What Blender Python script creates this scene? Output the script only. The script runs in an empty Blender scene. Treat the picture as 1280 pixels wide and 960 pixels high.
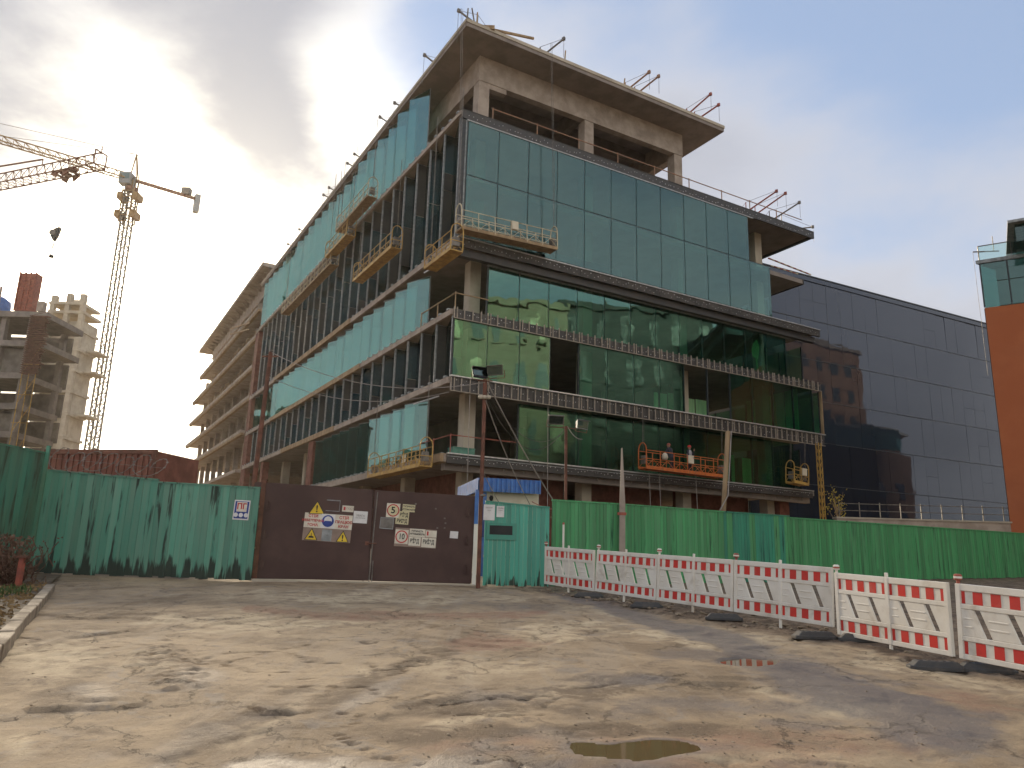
import bpy, bmesh, math, random
import numpy as np
from mathutils import Matrix, Vector
random.seed(7); rng = np.random.default_rng(7)
S = bpy.context.scene
COL = S.collection
R = math.radians

# ------------------------------------------------------------------ camera
FPX = 950.0; PITCH = R(13.11); ROLL = R(1.652); EYE = 1.6
cp, sp, cr, sr = math.cos(PITCH), math.sin(PITCH), math.cos(ROLL), math.sin(ROLL)
FW = np.array([0, cp, sp]); R0 = np.array([1, 0, 0.]); U0 = np.array([0, -sp, cp])
RT = cr*R0 + sr*U0; UP = -sr*R0 + cr*U0
cam = bpy.data.cameras.new('camera'); cam.sensor_width = 36; cam.lens = FPX/1280*36
cam.clip_start = .05; cam.clip_end = 6000
camo = bpy.data.objects.new('camera', cam); COL.objects.link(camo)
camo.matrix_world = Matrix(((RT[0], UP[0], -FW[0], 0), (RT[1], UP[1], -FW[1], 0), (RT[2], UP[2], -FW[2], EYE), (0, 0, 0, 1)))
S.camera = camo

# ------------------------------------------------------------------ light, sky, exposure
SUN_EL, SUN_AZ = R(17), R(-25)            # azimuth from +Y towards +X
SUND = Vector((math.sin(SUN_AZ)*math.cos(SUN_EL), math.cos(SUN_AZ)*math.cos(SUN_EL), math.sin(SUN_EL)))
sun = bpy.data.lights.new('sun', 'SUN'); sun.energy = 4.2; sun.angle = R(14); sun.color = (1, .84, .62)
suno = bpy.data.objects.new('sun', sun); COL.objects.link(suno)
suno.rotation_euler = SUND.to_track_quat('Z', 'Y').to_euler()
S.view_settings.view_transform = 'Standard'; S.view_settings.look = 'None'
S.view_settings.exposure = 1.2; S.view_settings.gamma = 1
S.cycles.max_bounces = 8; S.cycles.transparent_max_bounces = 16; S.cycles.glossy_bounces = 4
S.cycles.diffuse_bounces = 3; S.cycles.caustics_reflective = False; S.cycles.caustics_refractive = False
S.cycles.use_denoising = True


class NT:
    """small helper round a node tree"""
    def __init__(s, tree): s.t = tree; s.n = tree.nodes; s.l = tree.links
    def add(s, kind, **kw):
        n = s.n.new(kind)
        for k, v in kw.items(): setattr(n, k, v)
        return n
    def put(s, sock, v):
        if isinstance(v, bpy.types.NodeSocket): s.l.new(v, sock)
        else:
            if isinstance(v, (tuple, list)) and len(v) == 3 and sock.type == 'RGBA': v = (*v, 1)
            sock.default_value = v
    def math(s, op, a, b=0.0, c=0.0, clamp=False):
        n = s.add('ShaderNodeMath', operation=op, use_clamp=clamp)
        s.put(n.inputs[0], a); s.put(n.inputs[1], b); s.put(n.inputs[2], c)
        return n.outputs[0]
    def vmath(s, op, a, b=(0, 0, 0)):
        n = s.add('ShaderNodeVectorMath', operation=op); s.put(n.inputs[0], a); s.put(n.inputs[1], b)
        return n.outputs['Value'] if op == 'DOT_PRODUCT' else n.outputs[0]
    def mix(s, f, a, b, blend='MIX'):
        n = s.add('ShaderNodeMix', data_type='RGBA', blend_type=blend)
        s.put(n.inputs[0], f); s.put(n.inputs[6], a); s.put(n.inputs[7], b)
        return n.outputs[2]
    def noise(s, vec, scale, detail=4, rough=.55, dist=0.0):
        n = s.add('ShaderNodeTexNoise'); s.put(n.inputs['Vector'], vec)
        n.inputs['Scale'].default_value = scale; n.inputs['Detail'].default_value = detail
        n.inputs['Roughness'].default_value = rough; n.inputs['Distortion'].default_value = dist
        return n.outputs['Fac']
    def ramp(s, f, a, b):
        n = s.add('ShaderNodeMapRange', interpolation_type='SMOOTHSTEP'); s.put(n.inputs[0], f)
        n.inputs[1].default_value = a; n.inputs[2].default_value = b
        return n.outputs[0]
    def scale(s, vec, sx, sy, sz):
        n = s.add('ShaderNodeVectorMath', operation='MULTIPLY'); s.put(n.inputs[0], vec); n.inputs[1].default_value = (sx, sy, sz)
        return n.outputs[0]


W = bpy.data.worlds.new('World'); S.world = W; W.use_nodes = True
w = NT(W.node_tree); w.n.clear()
geo = w.add('ShaderNodeTexCoord').outputs['Generated']
sky = w.add('ShaderNodeTexSky', sky_type='NISHITA', sun_disc=False, sun_elevation=SUN_EL, sun_rotation=SUN_AZ % (2*math.pi))
sky.air_density = 1.0; sky.dust_density = .4; sky.ozone_density = 1.5
sep = w.add('ShaderNodeSeparateXYZ'); w.l.new(geo, sep.inputs[0])
zc = w.math('MAXIMUM', sep.outputs[2], 0.0)
den = w.math('ADD', zc, .22)
cx_ = w.math('DIVIDE', sep.outputs[0], den); cy_ = w.math('DIVIDE', sep.outputs[1], den)
comb = w.add('ShaderNodeCombineXYZ'); w.l.new(cx_, comb.inputs[0]); w.l.new(cy_, comb.inputs[1]); comb.inputs[2].default_value = 21.25
n1 = w.noise(comb.outputs[0], 1.15, 7, .55, .25)
n2 = w.noise(comb.outputs[0], .55, 3, .5)
cl = w.math('ADD', w.math('MULTIPLY', n1, .62), w.math('MULTIPLY', n2, .5))
def toward(px, py, a0, a1):             # 1 inside a cone round a sight line, falling to 0 at its rim (degrees)
    cp_, sp_ = math.cos(PITCH), math.sin(PITCH); v = FW+RT*(px-640)/FPX+UP*(480-py)/FPX; v = v/np.linalg.norm(v)
    return w.ramp(w.vmath('DOT_PRODUCT', geo, tuple(v)), math.cos(R(a1)), math.cos(R(a0)))
for (px, py, a0, a1, k) in ((190, 40, 5, 19, .20), (1240, 90, 3, 20, -.13), (487, 95, 0, 9, -.15), (960, 260, 2, 14, .03)):
    cl = w.math('ADD', cl, w.math('MULTIPLY', toward(px, py, a0, a1), k))
mask = w.ramp(cl, .44, .60)
thick = w.ramp(cl, .52, .74)
sd = w.math('MAXIMUM', w.vmath('DOT_PRODUCT', geo, tuple(SUND)), 0.0)
near = w.math('POWER', sd, 20.0); halo = w.math('MULTIPLY', w.math('POWER', sd, 60.0), w.math('SUBTRACT', 1.0, w.math('MULTIPLY', thick, .95)))
front = w.ramp(w.vmath('DOT_PRODUCT', geo, tuple(-SUND)), -.25, .75)
thin_c = w.mix(near, w.mix(front, (2.75, 2.85, 3.2), (6.2, 6.1, 5.9)), (11., 10.4, 9.0))
thick_c = w.mix(near, w.mix(front, (2.1, 2.15, 2.4), (4.4, 4.35, 4.3)), (2.5, 2.4, 2.3))
cloud = w.mix(thick, thin_c, thick_c)
blue = w.mix(.7, sky.outputs[0], (1.75, 2.2, 3.1))
body = w.mix(w.math('MULTIPLY', mask, .92), blue, cloud)
low = w.math('POWER', w.math('SUBTRACT', 1.0, zc), 7.0)
body = w.mix(w.math('MULTIPLY', low, .75), body, w.mix(near, (3.9, 3.75, 3.55), (14., 12.9, 10.6)))
glow = w.mix(halo, (0, 0, 0), (60., 52., 39.))
tot = w.mix(1.0, body, glow, 'ADD')
bg = w.add('ShaderNodeBackground'); w.l.new(tot, bg.inputs[0]); bg.inputs[1].default_value = .1
out = w.add('ShaderNodeOutputWorld'); w.l.new(bg.outputs[0], out.inputs[0])

# ------------------------------------------------------------------ placing helpers
def ray(px, py): return FW + RT*(px-640)/FPX + UP*(480-py)/FPX
def at(px, py, Y):                      # point on a sight line at distance Y ahead
    v = ray(px, py)*1.0; v = v*Y/v[1]; return Vector((v[0], v[1], v[2]+EYE))
def atz(px, py, z):
    v = ray(px, py); v = v*(z-EYE)/v[2]; return Vector((v[0], v[1], z))
def gz(x, y):                           # road plane, rising away from the camera
    return .046*max(-20., min(y, 45.))
def grd(px, py):
    v = ray(px, py); t = -EYE/(v[2]-.046*v[1]); return Vector((v[0]*t, v[1]*t, v[2]*t+EYE))
def onplane(px, py, P0, n):
    v = ray(px, py); o = np.array([0, 0, EYE]); t = ((np.array(P0)-o) @ np.array(n))/(v @ np.array(n)); return Vector(o+v*t)
def project(P):
    q = np.asarray(P, float)-np.array([0, 0, EYE]); d = q @ FW
    return 640+FPX*(q @ RT)/d, 480-FPX*(q @ UP)/d

YAW = R(30); DR = np.array([math.cos(YAW), math.sin(YAW), 0]); DL = np.array([-math.sin(YAW), math.cos(YAW), 0])
CX, CY = -3.36, 39.86                   # corner of the office building
NR = -DL; NL = -DR
def bw(x, y, z): p = np.array([CX, CY, 0])+DR*x+DL*y; return Vector((p[0], p[1], z))
def bR(px, py, off=0.0):                # pixel -> building coordinates on the right facade
    P = np.array(onplane(px, py, np.array([CX, CY, 0])+NR*off, NR)); q = P-np.array([CX, CY, 0]); return q @ DR, P[2]
def bL(px, py, off=0.0):
    P = np.array(onplane(px, py, np.array([CX, CY, 0])+NL*off, NL)); q = P-np.array([CX, CY, 0]); return q @ DL, P[2]

# ------------------------------------------------------------------ mesh and object helpers
class MB:
    def __init__(s): s.v = []; s.f = []; s.m = []
    def add(s, vs, fs, mi=0):
        b = len(s.v); s.v += [tuple(v) for v in vs]; s.f += [tuple(i+b for i in f) for f in fs]; s.m += [mi]*len(fs); return s
    def box(s, x0, x1, y0, y1, z0, z1, mi=0):
        return s.add([(x, y, z) for z in (z0, z1) for x, y in ((x0, y0), (x1, y0), (x1, y1), (x0, y1))],
                     [(3, 2, 1, 0), (4, 5, 6, 7), (0, 1, 5, 4), (1, 2, 6, 5), (2, 3, 7, 6), (3, 0, 4, 7)], mi)
    def bar(s, p, q, r, n=4, r2=None, mi=0):
        p = Vector(p); q = Vector(q); d = q-p
        if d.length < 1e-6: return s
        t = d.to_track_quat('Z', 'Y'); r2 = r if r2 is None else r2
        vs = []
        for c, rr in ((p, r), (q, r2)):
            for i in range(n):
                a = 2*math.pi*(i+.5)/n; vs.append(c + t @ Vector((math.cos(a)*rr, math.sin(a)*rr, 0)))
        fs = [(i, (i+1) % n, n+(i+1) % n, n+i) for i in range(n)]+[tuple(range(n))[::-1], tuple(range(n, 2*n))]
        return s.add(vs, fs, mi)
    def path(s, pts, r, n=4):
        for a, b in zip(pts, pts[1:]): s.bar(a, b, r, n)
        return s
    def prism(s, poly, y0, y1, mi=0):   # polygon in the x-z plane, thickness along y
        n = len(poly); vs = [(x, y0, z) for x, z in poly]+[(x, y1, z) for x, z in poly]
        fs = [tuple(range(n)), tuple(range(n, 2*n))[::-1]]+[(i+n, (i+1) % n+n, (i+1) % n, i) for i in range(n)]
        return s.add(vs, fs, mi)
    def slab(s, poly, z0, z1, mi=0):    # polygon in the x-y plane (counter-clockwise), thickness along z
        n = len(poly); vs = [(x, y, z0) for x, y in poly]+[(x, y, z1) for x, y in poly]
        fs = [tuple(range(n))[::-1], tuple(range(n, 2*n))]+[(i, (i+1) % n, (i+1) % n+n, i+n) for i in range(n)]
        return s.add(vs, fs, mi)
    def lathe(s, prof, n=12, c=(0, 0, 0), mi=0):
        vs = []; fs = []
        for r, z in prof:
            for i in range(n): a = 2*math.pi*i/n; vs.append((c[0]+r*math.cos(a), c[1]+r*math.sin(a), c[2]+z))
        for k in range(len(prof)-1):
            for i in range(n): j = (i+1) % n; fs.append((k*n+i, k*n+j, (k+1)*n+j, (k+1)*n+i))
        return s.add(vs, fs, mi)
    def mesh(s, name, mats, smooth=False):
        m = bpy.data.meshes.new(name); m.from_pydata(s.v, [], s.f)
        for k in (mats if isinstance(mats, (list, tuple)) else [mats]): m.materials.append(k)
        if any(s.m): m.polygons.foreach_set('material_index', s.m)
        if smooth: m.polygons.foreach_set('use_smooth', [True]*len(s.f))
        m.update(); return m

def link(o, parent=None, loc=None, rz=None):
    COL.objects.link(o)
    if parent is not None: o.parent = parent
    if loc is not None: o.location = loc
    if rz is not None: o.rotation_euler = (0, 0, rz)
    return o
def tag(o, label=None, cat=None, group=None, kind=None):
    if label: o['label'] = label
    if cat: o['category'] = cat
    if group: o['group'] = group
    if kind: o['kind'] = kind
    return o
def thing(name, label, cat, loc=(0, 0, 0), rz=0, group=None):
    return tag(link(bpy.data.objects.new(name, None), None, loc, rz), label, cat, group)
def part(name, mb, mat, parent=None, loc=None, rz=None, smooth=False, bevel=0):
    me = mb.mesh(name, mat, smooth) if isinstance(mb, MB) else mb
    o = link(bpy.data.objects.new(name, me), parent, loc, rz)
    if bevel:
        b = o.modifiers.new('bevel', 'BEVEL'); b.width = bevel; b.segments = 1; b.limit_method = 'ANGLE'
    return o
def inst(name, me, parent=None, loc=None, rz=None):      # another object sharing a mesh
    return link(bpy.data.objects.new(name, me), parent, loc, rz)
def copy_tree(o, loc=None, rz=None, label=None):
    c = o.copy(); COL.objects.link(c)
    if loc is not None: c.location = loc
    if rz is not None: c.rotation_euler = (0, 0, rz)
    if label: c['label'] = label
    for ch in list(o.children):
        k = ch.copy(); COL.objects.link(k); k.parent = c
        for g in list(ch.children):
            j = g.copy(); COL.objects.link(j); j.parent = k
    return c

# ------------------------------------------------------------------ materials
def mat(name, col, col2=None, rough=.8, scale=3., bump=0., bscale=None, metal=0., lo=.35, hi=.65, stretch=(1, 1, 1),
        dirt=None, dscale=1.2, dlo=.5, dhi=.75, spec=.4, island=0.):
    m = bpy.data.materials.new(name); m.use_nodes = True; t = NT(m.node_tree)
    p = t.n['Principled BSDF']; tc = t.add('ShaderNodeTexCoord').outputs['Object']
    v = t.scale(tc, *stretch)
    info = t.add('ShaderNodeObjectInfo').outputs['Random']
    off = t.add('ShaderNodeVectorMath', operation='ADD'); t.put(off.inputs[0], v)
    cmb = t.add('ShaderNodeCombineXYZ'); t.put(cmb.inputs[0], t.math('MULTIPLY', info, 37.)); t.put(cmb.inputs[1], t.math('MULTIPLY', info, 11.))
    t.put(off.inputs[1], cmb.outputs[0]); v = off.outputs[0]
    c = col
    f = t.ramp(t.noise(v, scale, 6, .6), lo, hi)
    c = t.mix(f, col, col2 if col2 else tuple(x*.72 for x in col))
    if dirt: c = t.mix(t.ramp(t.noise(v, dscale, 7, .65, .3), dlo, dhi), c, dirt)
    if island:
        k = t.math('ADD', 1-island/2, t.math('MULTIPLY', info, island))
        cc = t.add('ShaderNodeCombineXYZ')
        for i in range(3): t.put(cc.inputs[i], k)
        c = t.mix(1.0, c, cc.outputs[0], 'MULTIPLY')
    t.put(p.inputs['Base Color'], c); p.inputs['Metallic'].default_value = metal
    p.inputs['Specular IOR Level'].default_value = spec
    t.put(p.inputs['Roughness'], t.math('ADD', rough-.08, t.math('MULTIPLY', f, .16)))
    if bump:
        b = t.add('ShaderNodeBump'); b.inputs['Strength'].default_value = bump; b.inputs['Distance'].default_value = .02
        t.put(b.inputs['Height'], t.noise(v, bscale or scale*6, 5, .65)); t.put(p.inputs['Normal'], b.outputs[0])
    return m

def glass(name, tint, refl=(.8, .95, .92), base=.1, wav=.05, wscale=.45, rough=.0):
    m = bpy.data.materials.new(name); m.use_nodes = True; t = NT(m.node_tree); t.n.clear()
    o = t.add('ShaderNodeOutputMaterial'); mx = t.add('ShaderNodeMixShader')
    tr = t.add('ShaderNodeBsdfTransparent'); gl = t.add('ShaderNodeBsdfGlossy')
    t.put(tr.inputs[0], tint); t.put(gl.inputs[0], refl); gl.inputs['Roughness'].default_value = rough
    lw = t.add('ShaderNodeLayerWeight'); lw.inputs[0].default_value = .5
    f = t.math('ADD', base, t.math('MULTIPLY', t.math('POWER', lw.outputs['Facing'], 4.0), .9-base), clamp=True)
    tc = t.add('ShaderNodeTexCoord').outputs['Object']; info = t.add('ShaderNodeObjectInfo').outputs['Random']
    off = t.add('ShaderNodeVectorMath', operation='ADD'); t.put(off.inputs[0], tc)
    cmb = t.add('ShaderNodeCombineXYZ'); t.put(cmb.inputs[0], t.math('MULTIPLY', info, 53.)); t.put(off.inputs[1], cmb.outputs[0])
    b = t.add('ShaderNodeBump'); b.inputs['Strength'].default_value = wav; b.inputs['Distance'].default_value = .3
    t.put(b.inputs['Height'], t.noise(off.outputs[0], wscale, 2, .4)); t.put(gl.inputs['Normal'], b.outputs[0])
    t.put(mx.inputs[0], f); t.l.new(tr.outputs[0], mx.inputs[1]); t.l.new(gl.outputs[0], mx.inputs[2]); t.l.new(mx.outputs[0], o.inputs[0])
    return m

M = {}
M['conc'] = mat('concrete', (.40, .33, .27), (.30, .245, .20), .85, 1.2, .25, 9, dirt=(.22, .175, .14), dscale=.5)
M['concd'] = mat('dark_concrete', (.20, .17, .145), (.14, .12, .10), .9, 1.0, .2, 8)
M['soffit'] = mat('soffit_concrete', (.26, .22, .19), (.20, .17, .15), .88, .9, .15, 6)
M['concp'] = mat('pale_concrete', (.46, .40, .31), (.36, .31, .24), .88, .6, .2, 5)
M['brick'] = mat('red_brown_masonry', (.20, .075, .05), (.13, .05, .035), .88, 2.2, .3, 18)
M['fascia'] = mat('black_membrane', (.036, .034, .034), (.06, .054, .05), .5, 1.6, .2, 14)
M['fascia2'] = mat('dusty_fascia', (.065, .054, .045), (.04, .036, .033), .6, 2.0, .25, 14)
M['silver'] = mat('silver_trim', (.62, .61, .60), (.46, .45, .44), .4, 5, metal=.5)
M['bracket'] = mat('pale_bracket', (.40, .34, .28), (.30, .25, .20), .6, 6, metal=.2)
M['timber'] = mat('raw_timber', (.36, .25, .14), (.24, .16, .09), .85, 3, .3, 20, stretch=(1, 1, .3))
M['mull'] = mat('dark_mullion', (.028, .036, .04), (.02, .024, .028), .45, 5)
M['mullg'] = mat('grey_mullion', (.30, .31, .31), (.20, .21, .21), .5, 5, metal=.3)
M['glass'] = glass('teal_glass', (.44, .64, .61), (.46, .63, .64), .125, .03, .5)
M['glassw'] = glass('wavy_green_glass', (.46, .74, .64), (.40, .66, .62), .15, .05, .5)
M['glassc'] = glass('cyan_glass', (.48, .72, .66), (.54, .76, .70), .26, .035, .5)
M['glassd'] = glass('dark_glass', (.40, .52, .52), (.44, .58, .60), .17, .03, .5)
M['glassg'] = glass('dark_green_glass', (.42, .70, .58), (.34, .60, .53), .11, .05, .5)
M['glassr'] = glass('blue_grey_glass', (.40, .52, .54), (.50, .62, .66), .16, .03, .5)
M['panel'] = mat('dark_grey_panel', (.045, .044, .044), (.06, .058, .055), .5, 2)
M['glassb'] = glass('green_glass', (.62, .88, .72), (.6, .9, .8), .10, .03, .5)
M['glassp'] = glass('pale_balustrade_glass', (.78, .88, .86), (.7, .8, .8), .12, .02, .5)
M['yellow'] = mat('yellow_paint', (.50, .31, .07), (.36, .21, .06), .6, 3, dirt=(.20, .12, .06), dscale=4)
M['cream'] = mat('cream_paint', (.60, .52, .36), (.46, .38, .25), .6, 3, dirt=(.28, .19, .10), dscale=3)
M['orange'] = mat('orange_paint', (.55, .14, .03), (.42, .10, .025), .55, 3, dirt=(.2, .09, .04), dscale=4)
M['rust'] = mat('rusty_steel', (.17, .065, .04), (.10, .045, .03), .8, 4, .3, 20)
M['redp'] = mat('faded_red_paint', (.36, .09, .055), (.22, .07, .05), .65, 4)
M['steel'] = mat('grey_steel', (.19, .17, .15), (.12, .105, .09), .55, 4, metal=.3)
M['cable'] = mat('black_cable', (.05, .045, .04), None, .6)
M['cablep'] = mat('pale_cable', (.34, .30, .27), None, .7)
M['rubber'] = mat('black_rubber', (.045, .045, .047), (.075, .07, .065), .65, 4, .2, 30, dirt=(.20, .16, .12), dscale=2, dlo=.5, dhi=.8)
M['white'] = mat('white_plastic', (.76, .72, .64), (.68, .63, .54), .45, 2.0, .08, 8, dirt=(.40, .32, .23), dscale=1.6, dlo=.54, dhi=.85)
M['stripe'] = mat('red_reflective', (.62, .045, .035), (.52, .04, .03), .4, 4, dirt=(.45, .2, .15), dscale=1.5, dlo=.55, dhi=.9)
M['gate'] = mat('brown_gate_paint', (.070, .032, .024), (.052, .024, .019), .55, 1.2, .12, 4, dirt=(.12, .085, .06), dscale=1.1, dlo=.62, dhi=.85)
M['blue'] = mat('blue_paint', (.07, .19, .48), (.05, .14, .38), .5, 3, dirt=(.12, .16, .26), dscale=2.5)
M['boothw'] = mat('cream_wall', (.62, .55, .42), (.54, .47, .35), .75, 2)
M['navy'] = mat('navy_frame', (.03, .06, .2), None, .5)
M['black'] = mat('black_paint', (.012, .012, .013), None, .5)
M['paper'] = mat('paper', (.70, .68, .66), (.60, .58, .56), .8, 3)
M['signw'] = mat('white_sign', (.68, .63, .52), (.58, .52, .42), .5, 5)
M['signc'] = mat('cream_sign', (.62, .55, .34), (.50, .44, .26), .5, 5)
M['signy'] = mat('yellow_sign', (.72, .50, .03), (.6, .40, .03), .5, 5)
M['signr'] = mat('red_print', (.50, .03, .03), None, .5)
M['signb'] = mat('blue_print', (.02, .05, .27), None, .5)
M['signk'] = mat('black_print', (.015, .013, .012), None, .5)
M['tan'] = mat('brown_plate', (.27, .19, .15), (.22, .155, .12), .6, 4)
M['skin'] = mat('skin', (.45, .26, .18), None, .6)
M['cloth_dark'] = mat('dark_workwear', (.035, .038, .05), None, .9)
M['cloth_grey'] = mat('grey_workwear', (.36, .35, .36), (.26, .25, .26), .9, 8)
M['helmet'] = mat('red_helmet', (.62, .03, .02), None, .35)

def peel(name, paint, paint2, under, lo, hi, sx=5., sz=.55, base_dirt=True):
    """old paint worn off in vertical streaks, bare dirty wood or metal below"""
    m = bpy.data.materials.new(name); m.use_nodes = True; t = NT(m.node_tree); p = t.n['Principled BSDF']
    tc = t.add('ShaderNodeTexCoord').outputs['Object']; info = t.add('ShaderNodeObjectInfo').outputs['Random']
    off = t.add('ShaderNodeVectorMath', operation='ADD'); t.put(off.inputs[0], t.scale(tc, sx, sx, sz))
    cmb = t.add('ShaderNodeCombineXYZ')
    for i, k in enumerate((71., 13., 29.)): t.put(cmb.inputs[i], t.math('MULTIPLY', info, k))
    t.put(off.inputs[1], cmb.outputs[0]); v = off.outputs[0]
    pc = t.mix(t.ramp(t.noise(v, 1.4, 5), .3, .7), paint, paint2)
    k = t.math('ADD', .8, t.math('MULTIPLY', info, .4)); cc = t.add('ShaderNodeCombineXYZ')
    for i in range(3): t.put(cc.inputs[i], k)
    pc = t.mix(1.0, pc, cc.outputs[0], 'MULTIPLY')
    sepn = t.add('ShaderNodeSeparateXYZ'); t.put(sepn.inputs[0], tc)
    h = t.math('SUBTRACT', 1.0, t.math('DIVIDE', sepn.outputs[2], .6), clamp=True)     # splashed foot of the boards
    wear = t.noise(v, 1.0, 7, .6, .4)
    if base_dirt: wear = t.math('ADD', wear, t.math('MULTIPLY', h, .22))
    f = t.ramp(wear, lo, hi)
    uc = t.mix(t.noise(v, 3., 5), under, tuple(x*.55 for x in under))
    t.put(p.inputs['Base Color'], t.mix(f, pc, uc)); t.put(p.inputs['Roughness'], t.math('ADD', .5, t.math('MULTIPLY', f, .35)))
    b = t.add('ShaderNodeBump'); b.inputs['Strength'].default_value = .35; b.inputs['Distance'].default_value = .01
    t.put(b.inputs['Height'], t.math('SUBTRACT', t.noise(v, 4., 5), f)); t.put(p.inputs['Normal'], b.outputs[0])
    return m
M['peel'] = peel('peeling_teal_paint', (.07, .25, .175), (.12, .25, .18), (.032, .05, .036), .55, .64, 4.5, .42)
M['peel2'] = peel('worn_olive_green_paint', (.075, .16, .10), (.05, .20, .135), (.06, .07, .04), .5, .68, 3.2, .4)
M['teal'] = peel('teal_board_paint', (.05, .30, .215), (.06, .26, .19), (.03, .055, .04), .66, .74, 7., .6)
M['green'] = peel('green_board_paint', (.055, .30, .11), (.07, .22, .10), (.022, .095, .042), .54, .72, 8., .6, False)
M['green2'] = peel('blue_green_board_paint', (.03, .25, .15), (.032, .18, .12), (.012, .05, .04), .54, .72, 8., .6, False)

# ------------------------------------------------------------------ ground
def vnoise(x, y, seed=0):
    xi = np.floor(x).astype(int); yi = np.floor(y).astype(int); fx = x-xi; fy = y-yi
    fx = fx*fx*(3-2*fx); fy = fy*fy*(3-2*fy)
    def h(a, b):
        n = (a*374761393+b*668265263+seed*974711) & 0x7fffffff
        n = ((n ^ (n >> 13))*1274126177) & 0x7fffffff
        return (n ^ (n >> 16)) % 10000/10000.
    return (h(xi, yi)*(1-fx)+h(xi+1, yi)*fx)*(1-fy)+(h(xi, yi+1)*(1-fx)+h(xi+1, yi+1)*fx)*fy
def fbm(x, y, seed=0, o=5):
    s = 0; a = .5; n = 0
    for k in range(o): s = s+a*vnoise(x*2**k, y*2**k, seed+k); n += a; a *= .5
    return s/n
def sstep(x, a, b): t = np.clip((x-a)/(b-a), 0, 1); return t*t*(3-2*t)

xs = np.unique(np.concatenate([-np.geomspace(11, 420, 20), np.arange(-10.5, 8.5, .055), np.geomspace(8.6, 420, 22)]))
ys = np.unique(np.concatenate([-np.geomspace(1, 300, 18), np.arange(0, 4.8, .4), np.arange(4.8, 14, .05), np.arange(14, 21.6, .08), np.geomspace(21.7, 420, 34)]))
GX, GY = np.meshgrid(xs, ys)
GZ = .046*np.clip(GY, -20, 45)
PXX, PYY = project(np.stack([GX, GY, GZ], -1))
okp = (GY > 3) & (GY < 60)
wx = (fbm(GX*1.3, GY*.9, 3)-.5); wy = (fbm(GX*1.3+9, GY*.9+4, 5)-.5)
fine = fbm(GX*3.1, GY*3.1, 8); fine2 = fbm(GX*9, GY*9, 18, 3)
def blob(cx, cy, rx, ry, soft=.6, warp=.9, ang=0.):
    c, s_ = math.cos(ang), math.sin(ang); dx = PXX-cx; dy = PYY-cy
    u = (dx*c+dy*s_)/rx+wx*warp*2; v_ = (-dx*s_+dy*c)/ry+wy*warp*2
    d = np.sqrt(u*u+v_*v_)+(fine-.5)*.9+(fine2-.5)*.5
    return np.where(okp, 1-sstep(d, 1-soft, 1+soft*.3), 0)
def seg(pts, soft=.5):
    best = np.full(GX.shape, 9.)
    for (x0, y0, r0), (x1, y1, r1) in zip(pts, pts[1:]):
        L2 = (x1-x0)**2+((y1-y0)*2)**2; t = np.clip(((PXX-x0)*(x1-x0)+4*(PYY-y0)*(y1-y0))/L2, 0, 1)
        d = np.hypot(PXX-x0-t*(x1-x0), 2*(PYY-y0-t*(y1-y0)))/(r0+t*(r1-r0))
        best = np.minimum(best, d)
    return np.where(okp, 1-sstep(best+wx*1.1+(fine-.5)*1.0+(fine2-.5)*.5, 1-soft, 1+soft*.4), 0)
wet = np.maximum.reduce([
    seg([(690, 738, 14), (790, 768, 18), (900, 800, 26), (960, 828, 38), (1060, 865, 60), (1200, 915, 70)])*.9,
    blob(880, 822, 75, 9)*.6, blob(790, 850, 50, 7)*.8, blob(740, 848, 60, 12)*.5, blob(470, 966, 460, 34)*.8,
    blob(250, 842, 42, 20, ang=-.5)*.5, blob(120, 865, 60, 22, ang=-.4)*.45, blob(700, 835, 30, 10)*.7, blob(1010, 900, 60, 10)*.6,
    blob(660, 760, 90, 8)*.35, blob(460, 870, 60, 10, ang=-.4)*.6, blob(640, 870, 70, 14)*.5, blob(900, 880, 190, 12)*.6,
    blob(250, 915, 130, 14, ang=-.3)*.4, blob(700, 915, 80, 16)*.5, blob(60, 905, 40, 6, ang=.3)*.4])
pale = np.maximum.reduce([
    blob(880, 800, 150, 24, ang=.22), blob(1150, 830, 190, 20, ang=.25), blob(1040, 880, 80, 16, ang=.2), blob(70, 825, 80, 28)*.8,
    blob(330, 778, 180, 14)*.7, blob(700, 790, 60, 12)*.9, blob(560, 835, 130, 22)*.6, blob(1000, 945, 180, 14)*.6,
    blob(430, 748, 260, 9)*.8, blob(720, 860, 90, 12)*.7, blob(600, 895, 120, 12, ang=-.2)*.8, blob(340, 895, 90, 12, ang=-.5)*.6,
    blob(200, 825, 45, 26, ang=.1)*.9, blob(20, 925, 30, 26)*.8, blob(950, 757, 120, 7, ang=.2)*.7])
red = np.maximum.reduce([
    blob(600, 803, 66, 9, .3), seg([(310, 764, 8), (450, 770, 10), (640, 772, 9), (680, 768, 6)]), blob(960, 925, 210, 26)*.8,
    blob(1220, 880, 90, 12, ang=.2)*.8, blob(640, 930, 150, 22)*.6, blob(850, 960, 160, 18)*.8])
rubble = np.maximum(blob(205, 828, 46, 30, .25, .3, .1), seg([(310, 764, 6), (450, 770, 8), (640, 772, 7)])*.6)
mud = np.maximum.reduce([blob(470, 848, 95, 15, ang=-.45), blob(300, 900, 120, 16, ang=-.35), blob(640, 882, 150, 16), blob(735, 858, 80, 16)*.9, blob(1000, 838, 90, 9, ang=.2), blob(150, 770, 120, 8)*.7, blob(90, 860, 70, 20, ang=-.4), blob(560, 915, 160, 14), blob(830, 905, 160, 12), blob(360, 800, 70, 10)*.6, blob(1130, 880, 90, 12, ang=.2)*.8])
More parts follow.
